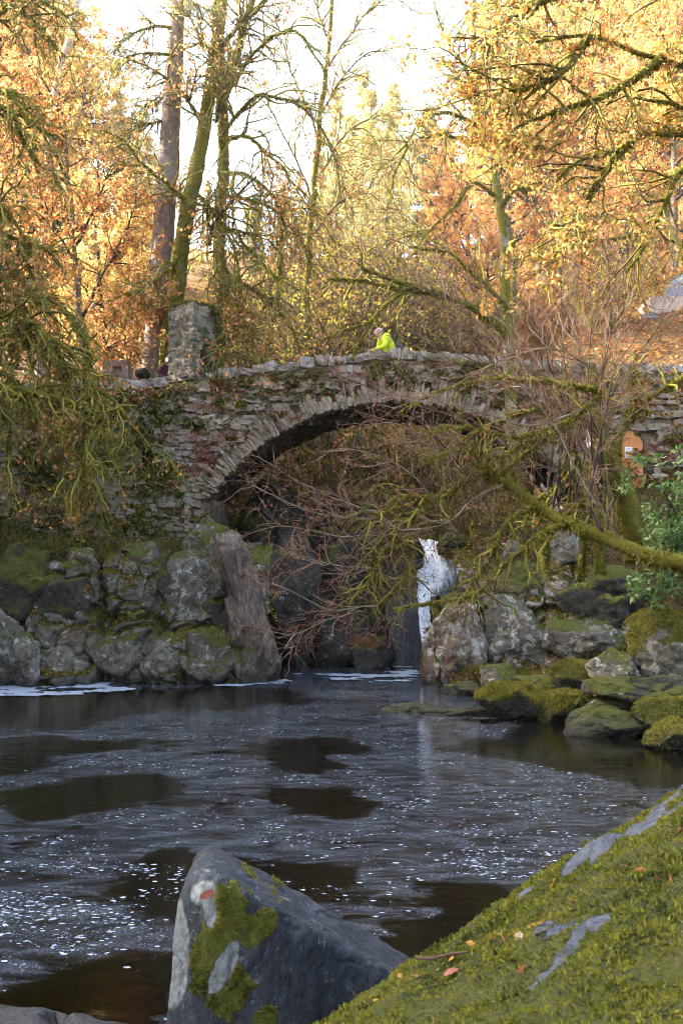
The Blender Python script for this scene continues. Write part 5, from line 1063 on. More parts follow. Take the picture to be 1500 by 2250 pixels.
# the heavy mossy limb arching over the parapet
for g_, a0, a1 in [([(1112, 735, 23.1), (1060, 690, 22.7), (1000, 660, 22.4), (940, 640, 22.2), (885, 622, 22), (830, 600, 21.9), (790, 592, 21.8)], 0.10, 0.05), ([(960, 645, 22.2), (880, 640, 22), (800, 618, 21.8), (720, 614, 21.6)], 0.05, 0.025), ([(1130, 690, 23.1), (1040, 600, 22.7), (990, 560, 22.4), (900, 545, 22.2)], 0.05, 0.02), ([(1125, 575, 23.2), (1200, 545, 22.7), (1290, 530, 22.2), (1400, 515, 21.8)], 0.06, 0.025),
                   ([(905, 625, 22), (850, 670, 21.8), (815, 712, 21.7), (770, 722, 21.6), (700, 752, 21.5)], 0.045, 0.02), ([(812, 712, 21.7), (795, 745, 21.7), (775, 792, 21.7)], 0.035, 0.03)]: t.limb(g_, a0, a1, 'mossy_bough', 'bark_moss', 8, 30, 0.07, 0.4)
lp, lr = cat_paths(t.paths[2:-2]); b1 = t.spawn(lp, lr, 14, (0.5, 1.9), ang=(0.4, 1.1), grav=-0.05, wig=0.22, Q=8, rmax=0.018); b2 = t.spawn(*b1, 6, (0.25, 0.9), grav=-0.04, Q=5, rmax=0.007); b3 = t.spawn(*b2, 2, (0.1, 0.3), Q=3, rmax=0.004)
t.add('twigs', 'twig_moss', *b1, 4); t.add('fine_twigs', 'twig_brown', *b2, 3); t.add('fine_twigs', 'twig_brown', *b3, 3); t.leaves(b3[0], 1500, 0.06, 'leaf_orange'); t.done()

# --- old mossy trees on the right bank
t = Tree('mossy_tree', 'old twisted moss-covered tree with hanging moss beside the boarded doorway', P(1395, 1215, 20.0), seed=71)
t.limb([(1398, 1230, 20.0), (1385, 1150, 20.0), (1368, 1080, 20.0), (1345, 1010, 20.0), (1312, 940, 20.1), (1298, 870, 20.2), (1292, 800, 20.3)], 0.26, 0.10, 'trunk', 'bark_moss', 12, 40, 0.08, 0.35)
G = [([(1350, 1000, 20), (1375, 930, 20.1), (1392, 890, 20.1), (1385, 830, 20.2), (1388, 780, 20.3)], .11, .05), ([(1385, 900, 20.1), (1430, 870, 19.9), (1480, 845, 19.7), (1540, 820, 19.5)], .06, .04), ([(1320, 950, 20), (1260, 910, 19.8), (1190, 900, 19.6), (1120, 915, 19.4), (1050, 945, 19.2), (1010, 965, 19.1)], .07, .025), ([(1340, 1000, 20), (1280, 1010, 19.7), (1230, 1060, 19.4), (1180, 1100, 19.2), (1140, 1160, 19)], .07, .03),
     ([(1300, 880, 20.2), (1265, 850, 20), (1240, 830, 19.9), (1238, 900, 19.7), (1250, 1000, 19.6)], .06, .03), ([(1300, 860, 20.2), (1340, 800, 20), (1365, 820, 19.9), (1400, 830, 19.8)], .06, .03), ([(1370, 1080, 20), (1300, 1090, 19.6), (1240, 1130, 19.3), (1200, 1200, 19.1)], .07, .03), ([(1330, 980, 20), (1290, 1000, 19.5), (1285, 1080, 19.3), (1290, 1150, 19.2)], .05, .03), ([(1310, 930, 20.1), (1330, 980, 19.6), (1325, 1060, 19.4), (1335, 1130, 19.3)], .05, .03)]
for g_, a0, a1 in G: t.limb(g_, a0, a1, 'branch', 'bark_moss', 8, 30, 0.10, 0.45)
lp, lr = cat_paths([(a[:, :30], r_[:, :30]) for a, r_ in t.paths]); b1 = t.spawn(lp, lr, 9, (0.3, 1.0), grav=-0.14, wig=0.22, Q=8, rmax=0.024); b2 = t.spawn(*b1, 5, (0.15, 0.5), grav=-0.2, Q=5, rmax=0.009)
t.add('twigs', 'twig_moss', *b1, 5); t.add('twigs', 'twig_moss', *b2, 3); t.leaves(b2[0], 350, 0.09, 'leaf_red'); t.done()
t = Tree('snag', 'broken pale dead trunk with torn bark behind the twisted mossy tree', P(1300, 985, 21.4), cat='dead tree', seed=73)
t.limb([(1305, 1000, 21.4), (1298, 900, 21.4), (1296, 830, 21.4), (1294, 796, 21.4)], 0.13, 0.09, 'trunk', 'bark_birch', 10, 24, 0.05, 0.3)
t.limb([(1320, 1260, 20.9), (1310, 1150, 21), (1308, 1050, 21.2), (1304, 990, 21.3)], 0.10, 0.09, 'stem', 'bark_moss', 8, 24, 0.08, 0.3); t.done()
t = Tree('mossy_tree', 'leaning moss-sleeved stems rising from the rocks left of the twisted mossy tree', P(1205, 1250, 21.2), seed=75)
for g_ in [[(1205, 1265, 21.2), (1195, 1170, 21.1), (1215, 1080, 21), (1250, 1000, 20.9), (1262, 900, 20.8), (1255, 800, 20.8)], [(1200, 1230, 21.2), (1180, 1130, 21), (1140, 1070, 20.7), (1120, 1000, 20.5)], [(1268, 1270, 21.2), (1275, 1170, 21.1), (1262, 1080, 20.9), (1270, 1000, 20.8)]]: t.limb(g_, 0.09, 0.035, 'stem', 'bark_moss', 8, 30, 0.10, 0.4)
lp, lr = cat_paths(t.paths); b1 = t.spawn(lp, lr, 14, (0.3, 1.0), grav=-0.10, Q=8, rmax=0.02); b2 = t.spawn(*b1, 5, (0.15, 0.5), grav=-0.12, Q=5, rmax=0.008)
t.add('twigs', 'twig_moss', *b1, 4); t.add('fine_twigs', 'twig_red', *b2, 3); t.done()

# --- the great mossy bough reaching over the pool from the right, with a spray of bare red twigs
t = Tree('overhanging_tree', 'tree leaning over the pool on a long mossy bough ending in bare red twigs', (8.3, 14.6, gz_at(8.3, 14.6)), seed=81)
t.limb([(1860, 1400, 14.6), (1740, 1310, 14.8), (1600, 1262, 15), (1500, 1240, 15.1), (1420, 1218, 15.3), (1330, 1180, 15.5), (1250, 1150, 15.7), (1180, 1110, 15.9), (1110, 1062, 16), (1078, 1048, 16.05)], 0.20, 0.075, 'trunk', 'bark_moss', 12, 60, 0.06, 0.4)
G = [([(1085, 1060, 16), (1068, 1030, 16), (1066, 990, 16)], .06, .03, 'bark_moss'), ([(1085, 1050, 16), (1140, 1010, 16.1), (1200, 960, 16.2), (1260, 920, 16.3), (1330, 860, 16.4)], .05, .025, 'bark_moss'), ([(1080, 1046, 16.05), (1020, 1060, 16), (960, 1100, 15.9), (890, 1128, 15.8), (830, 1135, 15.7)], .055, .03, 'bark_moss'), ([(960, 1100, 15.9), (900, 1090, 15.8), (860, 1120, 15.7), (815, 1140, 15.6)], .045, .02, 'bark_moss'),
     ([(920, 1120, 15.8), (870, 1170, 15.7), (830, 1200, 15.6), (810, 1250, 15.6)], .04, .022, 'bark_moss'), ([(930, 1120, 15.8), (895, 1190, 15.7), (850, 1200, 15.6), (800, 1290, 15.5), (770, 1330, 15.5)], .045, .02, 'bark_moss'), ([(890, 1190, 15.7), (900, 1240, 15.7), (865, 1290, 15.6), (820, 1340, 15.5)], .04, .02, 'bark_moss'), ([(1180, 1110, 15.9), (1120, 1150, 15.7), (1085, 1210, 15.6), (1045, 1280, 15.5), (1010, 1330, 15.4)], .055, .02, 'bark_moss'),
     ([(1250, 1150, 15.7), (1170, 1190, 15.5), (1110, 1230, 15.4), (1060, 1290, 15.3), (960, 1320, 15.2), (860, 1335, 15.1)], .055, .018, 'bark_moss'), ([(1110, 1062, 16), (1050, 1090, 15.8), (980, 1150, 15.6), (930, 1160, 15.5), (880, 1165, 15.4)], .02, .008, 'bark_silver'), ([(880, 1128, 15.8), (780, 1110, 15.6), (700, 1080, 15.5), (620, 1030, 15.4), (565, 1000, 15.3)], .015, .005, 'bark_silver'), ([(850, 1180, 15.6), (760, 1180, 15.5), (660, 1160, 15.4), (580, 1150, 15.3)], .013, .005, 'bark_silver'),
     ([(830, 1330, 15.4), (740, 1340, 15.3), (650, 1300, 15.2), (560, 1270, 15.1)], .015, .005, 'bark_silver'), ([(800, 1345, 15.4), (700, 1370, 15.3), (640, 1395, 15.2), (575, 1390, 15.1)], .013, .005, 'bark_silver'), ([(820, 1140, 15.6), (740, 1130, 15.5), (650, 1110, 15.4), (560, 1070, 15.3)], .013, .005, 'bark_silver'), ([(1330, 1180, 15.5), (1300, 1090, 15.5), (1320, 960, 15.6), (1345, 830, 15.7)], .03, .012, 'bark_dark'), ([(1360, 1200, 15.4), (1290, 1080, 15.3), (1230, 960, 15.3), (1130, 830, 15.3)], .02, .008, 'bark_silver'),
     ([(840, 1250, 15.5), (750, 1240, 15.4), (660, 1220, 15.3), (590, 1190, 15.2)], .013, .005, 'bark_silver'), ([(960, 1100, 15.9), (880, 1030, 15.7), (800, 990, 15.6), (720, 990, 15.5)], .015, .005, 'bark_silver'), ([(1000, 1070, 16), (940, 980, 15.8), (870, 930, 15.7), (800, 940, 15.6)], .013, .005, 'bark_silver'), ([(1330, 860, 16.4), (1200, 838, 16.2), (1080, 830, 16), (960, 862, 15.9), (880, 905, 15.8)], .028, .007, 'bark_moss'), ([(1300, 885, 16.3), (1180, 935, 16), (1060, 905, 15.8), (940, 885, 15.7), (860, 905, 15.6)], .022, .006, 'bark_silver'), ([(1260, 920, 16.3), (1140, 960, 16), (1040, 940, 15.8), (930, 945, 15.7)], .026, .007, 'bark_moss'), ([(1345, 840, 16.3), (1230, 770, 16.1), (1110, 790, 15.9), (1000, 850, 15.7), (900, 870, 15.6)], .018, .005, 'bark_silver'), ([(1200, 960, 16.2), (1100, 1000, 15.9), (1010, 985, 15.7), (920, 1010, 15.6)], .02, .006, 'bark_moss'), ([(1040, 1055, 16), (900, 900, 15.8), (780, 840, 15.7), (700, 800, 15.6)], .02, .005, 'bark_dark')]
for g_, a0, a1, m_ in G: t.limb(g_, a0, a1, 'branch', m_, 7, 30, 0.07, 0.4)
mos, bare = [], []
for (g_, a0, a1, m_), pr in zip(G, t.paths[1:]): (mos if m_ == 'bark_moss' else bare).append(pr)
b1 = t.spawn(*cat_paths(mos), 12, (0.25, 0.8), grav=-0.12, wig=0.25, Q=8, rmax=0.02); t.add('twigs', 'twig_moss', *b1, 5)
b2 = t.spawn(*b1, 5, (0.15, 0.5), grav=-0.12, Q=5, rmax=0.008); t.add('twigs', 'twig_moss', *b2, 3)
c1 = t.spawn(*cat_paths(bare), 16, (0.3, 0.95), t=(0.05, 1), ang=(0.3, 1.0), grav=0.0, wig=0.20, Q=8, rmax=0.007, rratio=0.7); t.add('fine_twigs', 'twig_red', *c1, 4)
c2 = t.spawn(*c1, 5, (0.12, 0.5), ang=(0.35, 0.9), grav=0.0, wig=0.2, Q=4, rmax=0.0036, rratio=0.8); t.add('fine_twigs', 'twig_red', *c2, 3)
c3 = t.spawn(*b2, 2, (0.15, 0.5), grav=-0.02, Q=5, rmax=0.003, rratio=0.8); t.add('fine_twigs', 'twig_red', *c3, 3)
t.leaves(c2[0], 500, 0.04, 'leaf_red'); t.leaves(b2[0], 300, 0.09, 'fern_leaf', 'polypody', aspect=0.2); t.done()

# --- bare many-stemmed shrub fanning up in front of the right of the bridge
t = Tree('bare_shrub', 'leafless many-stemmed shrub fanning thin dark stems up over the parapet', P(1300, 1010, 18.0), cat='shrub', seed=91)
stems = [(1080, 520), (1160, 470), (1215, 430), (1265, 480), (1300, 560), (1345, 440), (1400, 520), (1450, 560), (1490, 640), (1010, 600), (950, 640), (900, 720), (870, 560), (1120, 620), (1190, 600), (1250, 620), (1360, 640), (1420, 700), (820, 850), (980, 800), (1060, 700), (1480, 760)]
for i, (ex, ey) in enumerate(stems):
    bx = 1270 + 60 * math.sin(i * 1.7); by = 1010 - 40 * math.cos(i * 2.3); mx_ = bx + (ex - bx) * 0.42 + 18 * math.sin(i * 3.1); my_ = by + (ey - by) * 0.52
    Yv_ = 18.0 + 0.6 * math.sin(i * 2.7); t.limb([(bx, by + 90, 18.2), (bx, by, 18.1), (mx_, my_, Yv_), (ex, ey, Yv_ - 0.4)], 0.019, 0.005, 'stem', 'bark_dark' if i % 3 else 'bark_grey', 5, 30, 0.10, 0.1)
lp, lr = cat_paths(t.paths); c1 = t.spawn(lp, lr, 18, (0.35, 1.25), t=(0.25, 1), ang=(0.3, 0.75), grav=0.03, wig=0.10, Q=7, rmax=0.006, rratio=0.6); c2 = t.spawn(*c1, 5, (0.12, 0.5), ang=(0.35, 0.8), grav=0.0, Q=5, rmax=0.0034, rratio=0.8)
t.add('fine_twigs', 'twig_red', *c1, 4); t.add('fine_twigs', 'twig_red', *c2, 3); t.done()

# --- leafy oak reaching in from the upper right
t = Tree('oak_tree', 'big oak at the right edge with boughs of yellow and orange leaves over the scene', (9.2, 15.5, gz_at(9.2, 15.5)), seed=101)
t.limb([(2060, 1500, 15.5), (2020, 1100, 15.4), (1950, 700, 15.2), (1900, 300, 15), (1860, -100, 14.8), (1840, -400, 14.6)], 0.42, 0.22, 'trunk', 'bark_mossy', 12, 50)
G = [[(1930, 500, 15.1), (1700, 380, 14.4), (1560, 320, 14), (1430, 290, 13.6), (1370, 320, 13.4), (1290, 345, 13.2), (1220, 400, 13.1)], [(1920, 400, 15), (1700, 200, 14.2), (1520, 160, 13.7), (1400, 110, 13.4), (1300, 80, 13.2), (1180, 100, 13)], [(1380, 315, 13.4), (1320, 400, 13.4), (1290, 440, 13.4), (1260, 470, 13.3), (1200, 500, 13.2)], [(1880, 200, 14.9), (1650, 20, 14), (1480, -20, 13.5), (1350, -40, 13.2), (1240, -30, 13)],
     [(1560, 320, 14), (1480, 400, 13.7), (1450, 480, 13.6), (1420, 540, 13.5), (1380, 600, 13.4)], [(1450, 130, 13.5), (1360, 200, 13.3), (1280, 230, 13.1), (1180, 260, 12.9), (1110, 290, 12.8)], [(1700, 210, 14.2), (1560, 240, 13.8), (1480, 230, 13.6), (1400, 220, 13.4)], [(1300, 80, 13.2), (1240, 160, 13), (1180, 190, 12.9), (1090, 200, 12.8)], [(1230, -20, 13), (1170, 20, 12.9), (1110, 60, 12.8), (1060, 120, 12.7)]]
for g_ in G: t.limb(g_, 0.075, 0.018, 'bough', 'bark_mossy', 7, 30, 0.10, 0.4)
lp, lr = cat_paths([(a[:, :30], r_[:, :30]) for a, r_ in t.paths[1:]]); b1 = t.spawn(lp, lr, 17, (0.4, 1.7), t=(0.15, 1), grav=-0.03, wig=0.22, Q=8, rmax=0.016); b2 = t.spawn(*b1, 6, (0.2, 0.55), grav=-0.05, Q=5, rmax=0.006)
t.add('twigs', 'twig_moss', *b1, 4); t.add('fine_twigs', 'twig_brown', *b2, 3); t.leaves(b2[0], 25000, 0.075, 'leaf_oak', jit=0.05, aspect=0.3, sel=lambda c: t.r.random(len(c)) < np.clip(0.6 + 1.5 * fbm(c * 0.9, 3, 5), 0.08, 1)); t.done()

# ------------------------------------------------------------------ background forest: prototypes, then copies
def proto(kind, seed):
    r_ = np.random.default_rng(seed); T = Tree(kind if kind.endswith(('shrub', 'bush')) else kind + '_tree', 'x', (0, 0, 0), seed=seed)
    if kind in ('larch', 'fir'):
        Ht = 24.0; n = 150 if kind == 'larch' else 190
        z = Ht * (0.10 + 0.89 * r_.random(n) ** 0.85); a = r_.random(n) * 2 * np.pi; L = (1 - z / Ht) ** 0.75 * (4.4 if kind == 'larch' else 4.0) * (0.55 + 0.6 * r_.random(n)) + 0.3
        base = np.stack([0 * z, 0 * z, z], 1); d = np.stack([np.cos(a), np.sin(a), np.full(n, 0.05)], 1); pts = [base]
        for q in range(6): d = unit(d + 0.06 * r_.normal(size=(n, 3)) + [0, 0, -0.10 if q < 3 else 0.02]); pts.append(pts[-1] + d * (L / 6)[:, None])
        bp = np.stack(pts, 1); br = (0.02 + 0.012 * L)[:, None] * np.linspace(1, 0.25, 7)[None]
        tp = np.stack([0.25 * np.sin(np.linspace(0, 3, 24)), 0.2 * np.cos(np.linspace(0, 2, 24)) - 0.2, np.linspace(-0.8, Ht, 24)], 1)[None]; tr_ = np.linspace(0.34, 0.04, 24)[None]
        V, F = tubes(tp, tr_, 8); put(mesh('trunk', V, F, M['bark_conifer']), T.root)
        T.add('branches', 'twig_brown', bp, br, 4); b2 = T.spawn(bp, br, 9, (0.35, 1.0), t=(0.12, 1), ang=(0.6, 1.1), grav=-0.16, Q=4, rmax=0.012)
        T.add('branches', 'twig_brown', *b2, 3)
        if kind == 'larch': T.leaves(b2[0], 22000, 0.27, 'leaf_larch', 'crown', t=(0.05, 1), jit=0.10, aspect=0.15)
        else: T.leaves(b2[0], 18000, 0.36, 'leaf_fir', 'crown', t=(0.05, 1), jit=0.10, aspect=0.2)
    elif kind in ('beech', 'broadleaf', 'russet'):
        Ht = 15.0; tp = np.stack([0.5 * np.sin(np.linspace(0, 2.5, 20)), 0.3 * np.sin(np.linspace(0, 2, 20)), np.linspace(-0.8, Ht, 20)], 1)[None]; tr_ = np.linspace(0.26, 0.04, 20)[None]
        V, F = tubes(tp, tr_, 8); put(mesh('trunk', V, F, M['bark_grey']), T.root)
        b1 = T.spawn(tp, tr_, 34, (2.6, 5.2), t=(0.14, 1), ang=(0.6, 1.25), grav=0.02, wig=0.16, Q=9, rmax=0.09); b2 = T.spawn(*b1, 7, (0.8, 2.2), grav=-0.03, Q=7, rmax=0.03); b3 = T.spawn(*b2, 4, (0.3, 0.9), grav=-0.04, Q=4, rmax=0.01)
        T.add('branches', 'twig_dark', *b1, 5); T.add('branches', 'twig_dark', *b2, 3)
        m_ = {'beech': 'leaf_orange', 'broadleaf': 'leaf_gold', 'russet': 'leaf_yellowgreen'}[kind]
        T.leaves(b3[0], 26000, 0.17, m_, 'crown', jit=0.10, sel=lambda c: r_.random(len(c)) < np.clip(0.6 + 1.5 * fbm(c * 0.45, 3, seed), 0.05, 1))
    elif kind == 'bare_shrub':
        n = 26; a = r_.random(n) * 2 * np.pi; d = unit(np.stack([0.5 * np.cos(a), 0.5 * np.sin(a), np.ones(n)], 1)); pts = [np.stack([0.35 * np.cos(a), 0.35 * np.sin(a), -0.2 + 0 * a], 1)]
        for q in range(8): d = unit(d + 0.12 * r_.normal(size=(n, 3)) + [0, 0, -0.03]); pts.append(pts[-1] + d * 0.42)
        bp = np.stack(pts, 1); br = np.linspace(0.035, 0.008, 9)[None] * np.ones((n, 1)); T.add('stems', 'twig_moss', bp, br, 5)
        b2 = T.spawn(bp, br, 12, (0.4, 1.3), t=(0.2, 1), ang=(0.4, 0.9), grav=-0.03, Q=6, rmax=0.012); b3 = T.spawn(*b2, 5, (0.2, 0.7), grav=-0.05, Q=4, rmax=0.007)
        T.add('twigs', 'twig_brown', *b2, 3); T.add('twigs', 'twig_red', *b3, 3); T.leaves(b3[0], 1600, 0.10, 'leaf_yellowgreen', 'leaves')
    elif kind == 'leafy_bush':
        n = 30; a = r_.random(n) * 2 * np.pi; d = unit(np.stack([0.8 * np.cos(a), 0.8 * np.sin(a), 0.8 * np.ones(n)], 1)); pts = [np.stack([0.2 * np.cos(a), 0.2 * np.sin(a), -0.2 + 0 * a], 1)]
        for q in range(6): d = unit(d + 0.15 * r_.normal(size=(n, 3)) + [0, 0, -0.05]); pts.append(pts[-1] + d * 0.32)
        bp = np.stack(pts, 1); br = np.linspace(0.03, 0.008, 7)[None] * np.ones((n, 1)); T.add('stems', 'twig_brown', bp, br, 4); b2 = T.spawn(bp, br, 8, (0.3, 0.9), t=(0.2, 1), grav=-0.06, Q=5, rmax=0.01)
        T.add('stems', 'twig_brown', *b2, 3); T.leaves(b2[0], 5200, 0.12, 'leaf_yellowgreen', 'leaves', jit=0.07)
    T.done(); return T.root
def copy_tree(root):
    r2 = root.copy(); COL.objects.link(r2)
    for ch in root.children:
        c2 = ch.copy(); COL.objects.link(c2); c2.parent = r2; c2.matrix_parent_inverse = ch.matrix_parent_inverse.copy()
    return r2
_pr, _used = {}, {}
def place(kind, var, px, Y, scale, label, cat, group, dz=0.0, x=None, rz=None):
    key = (kind, var)
    if key not in _pr: _pr[key] = proto(kind, 900 + hash_small(kind) * 10 + var); o = _pr[key]
    else: o = copy_tree(_pr[key])
    X = (px - 750) / FPX * Y if x is None else x
    o.location = (X, Y, gz_at(X, Y) + dz); o.scale = (scale,) * 3; o.rotation_euler = (0, 0, random.random() * 6.28 if rz is None else rz)
    tag(o, label, cat, group); return o
def hash_small(k): return ['larch', 'fir', 'beech', 'broadleaf', 'russet', 'bare_shrub', 'leafy_bush'].index(k)
def rel(px, s, Y):
    for lim, ph in ((40, 'behind the yew'), (130, 'behind the pale birch trunk by the yew'), (225, 'behind the copper beech'), (330, 'between copper beech and conifer trunk'), (430, 'behind the tall conifer trunk'), (530, 'behind the twin-trunked mossy beech'), (690, 'between the pier and the person in lime'), (800, 'by the thicket near the person in lime'), (900, 'behind the person in lime'), (1050, 'between the person in lime and the birch'), (1150, 'behind the birch before the bridge'), (1300, 'behind the leafless many-stemmed shrub'), (1420, 'above the boarded doorway'), (9999, 'behind the slate-roofed hall')):
        if px < lim: break
    return ('stunted' if s < 0.35 and Y < 50 else 'very tall' if s > 1.25 else 'tall' if s > 1.05 else 'tiny' if s < 0.3 else 'small' if s < 0.6 else 'middling') + ' {} ' + ph + (', high up' if Y > 60 else '')
LL, LF, LO, LG = 'pale golden larch on the wooded slope beyond the bridge', 'dark blue-green fir on the wooded slope beyond the bridge', 'orange-leaved beech on the slope beyond the bridge', 'yellow-leaved tree on the slope beyond the bridge'
g1, g2, g3, g4 = 'larches on the far slope', 'firs on the far slope', 'orange beeches on the far slope', 'yellow trees on the far slope'
for i, (px, Y, s) in enumerate([(815, 58, 0.52), (770, 66, 0.48), (880, 72, 0.36), (700, 60, 0.33), (620, 70, 0.28), (250, 50, 0.42), (305, 54, 0.40), (330, 72, 0.33), (130, 58, 0.75), (60, 66, 1.05), (1085, 60, 0.75), (1180, 68, 1.1), (1260, 56, 1.0), (1380, 64, 1.2), (1480, 58, 1.2), (1120, 80, 0.8), (540, 78, 0.22), (-60, 60, 1.1), (1330, 82, 1.3), (450, 84, 0.25), (850, 52, 0.42), (740, 76, 0.58), (800, 78, 0.66), (865, 80, 0.62), (700, 80, 0.46), (905, 84, 0.46), (735, 48, 0.32)]):
    place('larch', i % 2, px, Y, s * random.uniform(0.95, 1.05), rel(px, s, Y).format('pale golden larch'), 'larch', g1)
for i, (px, Y, s) in enumerate([(945, 62, 0.46), (985, 70, 0.42), (290, 56, 0.32), (560, 64, 0.24), (20, 50, 0.8), (-80, 48, 1.1), (1560, 66, 1.2), (660, 84, 0.22)]):
    place('fir', 0, px, Y, s, rel(px, s, Y).format('blue-green fir'), 'fir', g2)
for i, (px, Y, s) in enumerate([(1420, 48, 0.85), (1330, 52, 0.8), (1490, 42, 0.75), (1190, 46, 0.62), (1040, 50, 0.6), (1560, 50, 0.95), (60, 44, 0.8), (-40, 40, 0.9), (130, 50, 0.8), (1270, 40, 0.42), (1010, 42, 0.4), (1160, 34, 0.28), (1230, 36.5, 0.30), (1320, 36, 0.30), (1370, 39.5, 0.36), (1080, 38, 0.32), (980, 38.5, 0.28)]):
    place('beech', i % 2, px, Y, s, rel(px, s, Y).format('orange-leaved beech'), 'beech', g3)
for i, (px, Y, s) in enumerate([(1210, 54, 0.9), (1120, 46, 0.6), (300, 46, 0.45), (200, 42, 0.5), (960, 56, 0.55), (640, 52, 0.35), (1380, 38, 0.45), (1090, 37, 0.3), (120, 40, 0.7), (1300, 60, 1.0), (400, 50, 0.38)]):
    place('broadleaf', 0, px, Y, s, rel(px, s, Y).format('yellow-leaved tree'), 'tree', g4)
# unseen firs added beyond the left edge, shading pool and bridge from the sun
for i, (x, y, s) in enumerate([(-16, 25.5, .52), (-19, 20, .62), (-16, 14.5, .62), (-23, 23.5, .6), (-19, 9, .66), (-22, 15, .66), (-16.5, 20, .6), (-20, 4, .66), (-16, 11, .62), (-25, 10, .68), (-18, 24, .56), (-15.5, 17.3, .6), (-21.5, 18.5, .64), (-17, 6.5, .64)]):
    place('fir', 0, 0, y, s, 'tall dark fir in the unseen stand added beside the pool to block the sun', 'fir', 'sun-blocking firs beside the pool', x=x)
for i, (x, y, s) in enumerate([(19, 30, 1.0), (24, 36, 1.1), (16, 24, 0.9), (28, 28, 1.1), (-17, 22, 1.0)]):
    place('beech', i % 2, 0, y, s, 'orange-leaved beech growing beside the gorge outside the picture', 'beech', 'beeches beside the gorge', x=x)
for i, (x, y, s) in enumerate([(-14.5, 8.5, .85), (-15, 13, .9), (-14.5, 18, .85), (-16.5, 22.5, .8), (-17, 26, .72), (-18.5, 11, .9), (-15, 4.5, .85), (-20, 16.5, .9)]):  # second row of unseen crowns, added to keep sun off the pool
    place('beech', i % 2, 0, y, s, 'orange-leaved beech added out of view beside the pool to shade it', 'beech', 'shade beeches added beside the pool', x=x)
# unseen trees added round the viewpoint to cut sky light on the near shore
for i, (k_, x, y, s) in enumerate([('fir', -9, -9, 0.9), ('fir', 7, -10, 1.0), ('beech', 11, 0.5, 1.0), ('fir', 0, -15, 1.1), ('beech', -8.5, -2, 0.95), ('fir', 15, -6, 1.1), ('fir', -16, -8, 1.1), ('beech', 3.5, -6.5, 0.9), ('fir', 14, 8, 1.0)]):
    place(k_, 0, 0, y, s, {'fir': 'dark fir added behind the near shore to dim it', 'beech': 'orange beech added behind the near shore to dim it'}[k_], k_, 'wood behind the near shore', x=x)
# bare brush behind the parapet and on the slope behind the arch
for i, (px, Y, s) in enumerate([(600, 34, 1.1), (660, 35.5, 1.2), (720, 34.5, 1.15), (780, 36, 1.3), (850, 35, 1.2), (905, 36, 1.2), (560, 33.5, 1.2), (690, 38, 1.5), (820, 38.5, 1.5), (960, 37, 1.0), (1040, 35, 0.9), (1180, 33, 0.9), (1250, 35, 1.0), (1330, 33, 0.9)]):
    place('bare_shrub', i % 2, px, Y, s, rel(px, s, Y).format('leafless grey-brown shrub'), 'shrub', 'thicket behind the parapet')
for i, (px, Y, s) in enumerate([(640, 29.6, 0.5), (740, 30.2, 0.55), (880, 31.2, 0.6), (1060, 29.6, 0.55), (600, 28.8, 0.42), (690, 32.2, 0.7), (800, 29.4, 0.42), (960, 30.2, 0.55), (1120, 30.4, 0.6), (840, 33, 0.7), (1010, 32, 0.7), (760, 31.6, 0.6)]):
    place('bare_shrub', i % 2, px, Y, s, (('mossy' if i % 2 else 'red-twigged') + ' shrub seen through the arch ' + ('above the cascade' if px > 900 else 'beside the abutment' if px < 700 else 'on the middle of the far bank') + (', set back' if Y > 30 else '')), 'shrub', 'shrubs seen through the arch')
for i, (px, Y, s, lb) in enumerate([(790, 32.6, 0.6, 'wide yellow-green bush under the crown of the arch, set far back'), (1020, 28.2, 0.55, 'yellow-leaved bush beside the cascade, seen through the arch'), (985, 29.6, 0.6, 'yellow-green bush behind the yellow-leaved bush by the cascade'), (590, 25.2, 0.42, 'low yellow-green bush growing behind the parapet beside the pier')]):
    place('leafy_bush', 0, px, Y, s, lb, 'bush', None)

_by = {}
for o in COL.objects:
    if o.get('group') in (g1, g2, g3, g4, 'thicket behind the parapet', 'shrubs seen through the arch'): _by.setdefault(o['label'], []).append(o)
for lb, L_ in _by.items():
    if 1 < len(L_) < 4:
        L_.sort(key=lambda o: o.location.y)
        for o, sx in zip(L_, (', nearest the bridge', ', farthest back') if len(L_) == 2 else (', nearest the bridge', ', halfway back', ', farthest back')): o['label'] = lb.replace(', high up', '').replace(', set back', '') + sx
bpy.context.view_layer.update(); gl_ = []
for o in COL.objects:
    if o.type == 'MESH' and (o.name.startswith('gorge_rock') or o.name == 'cliff.002'):
        v = np.empty(len(o.data.vertices) * 3, dtype=np.float32); o.data.vertices.foreach_get('co', v); v = v.reshape(-1, 3) + np.array(o.location)
        nn = np.empty(len(o.data.vertices) * 3, dtype=np.float32); o.data.vertices.foreach_get('normal', nn); nn = nn.reshape(-1, 3) * (np.sign(-nn.reshape(-1, 3)[:, 1].mean()) if o.name == 'cliff.002' else 1)
        ok = np.where((nn[:, 1] < -0.3) & (v[:, 2] > 0.5) & (v[:, 0] < 1.3))[0]
        if len(ok): q = rng.choice(ok, min(len(ok), 34 if o.name == 'cliff.002' else 12)); gl_.append(v[q] + 0.05 * nn[q])
gl_ = np.concatenate(gl_)
tag(leaf_cloud(gl_, 30, (0.16, 0.06, 0.11), 0.065, 'leaf_red', 'hanging_leaves', None, 31), 'russet leaves and withered growth clinging to the gorge walls', kind='stuff')
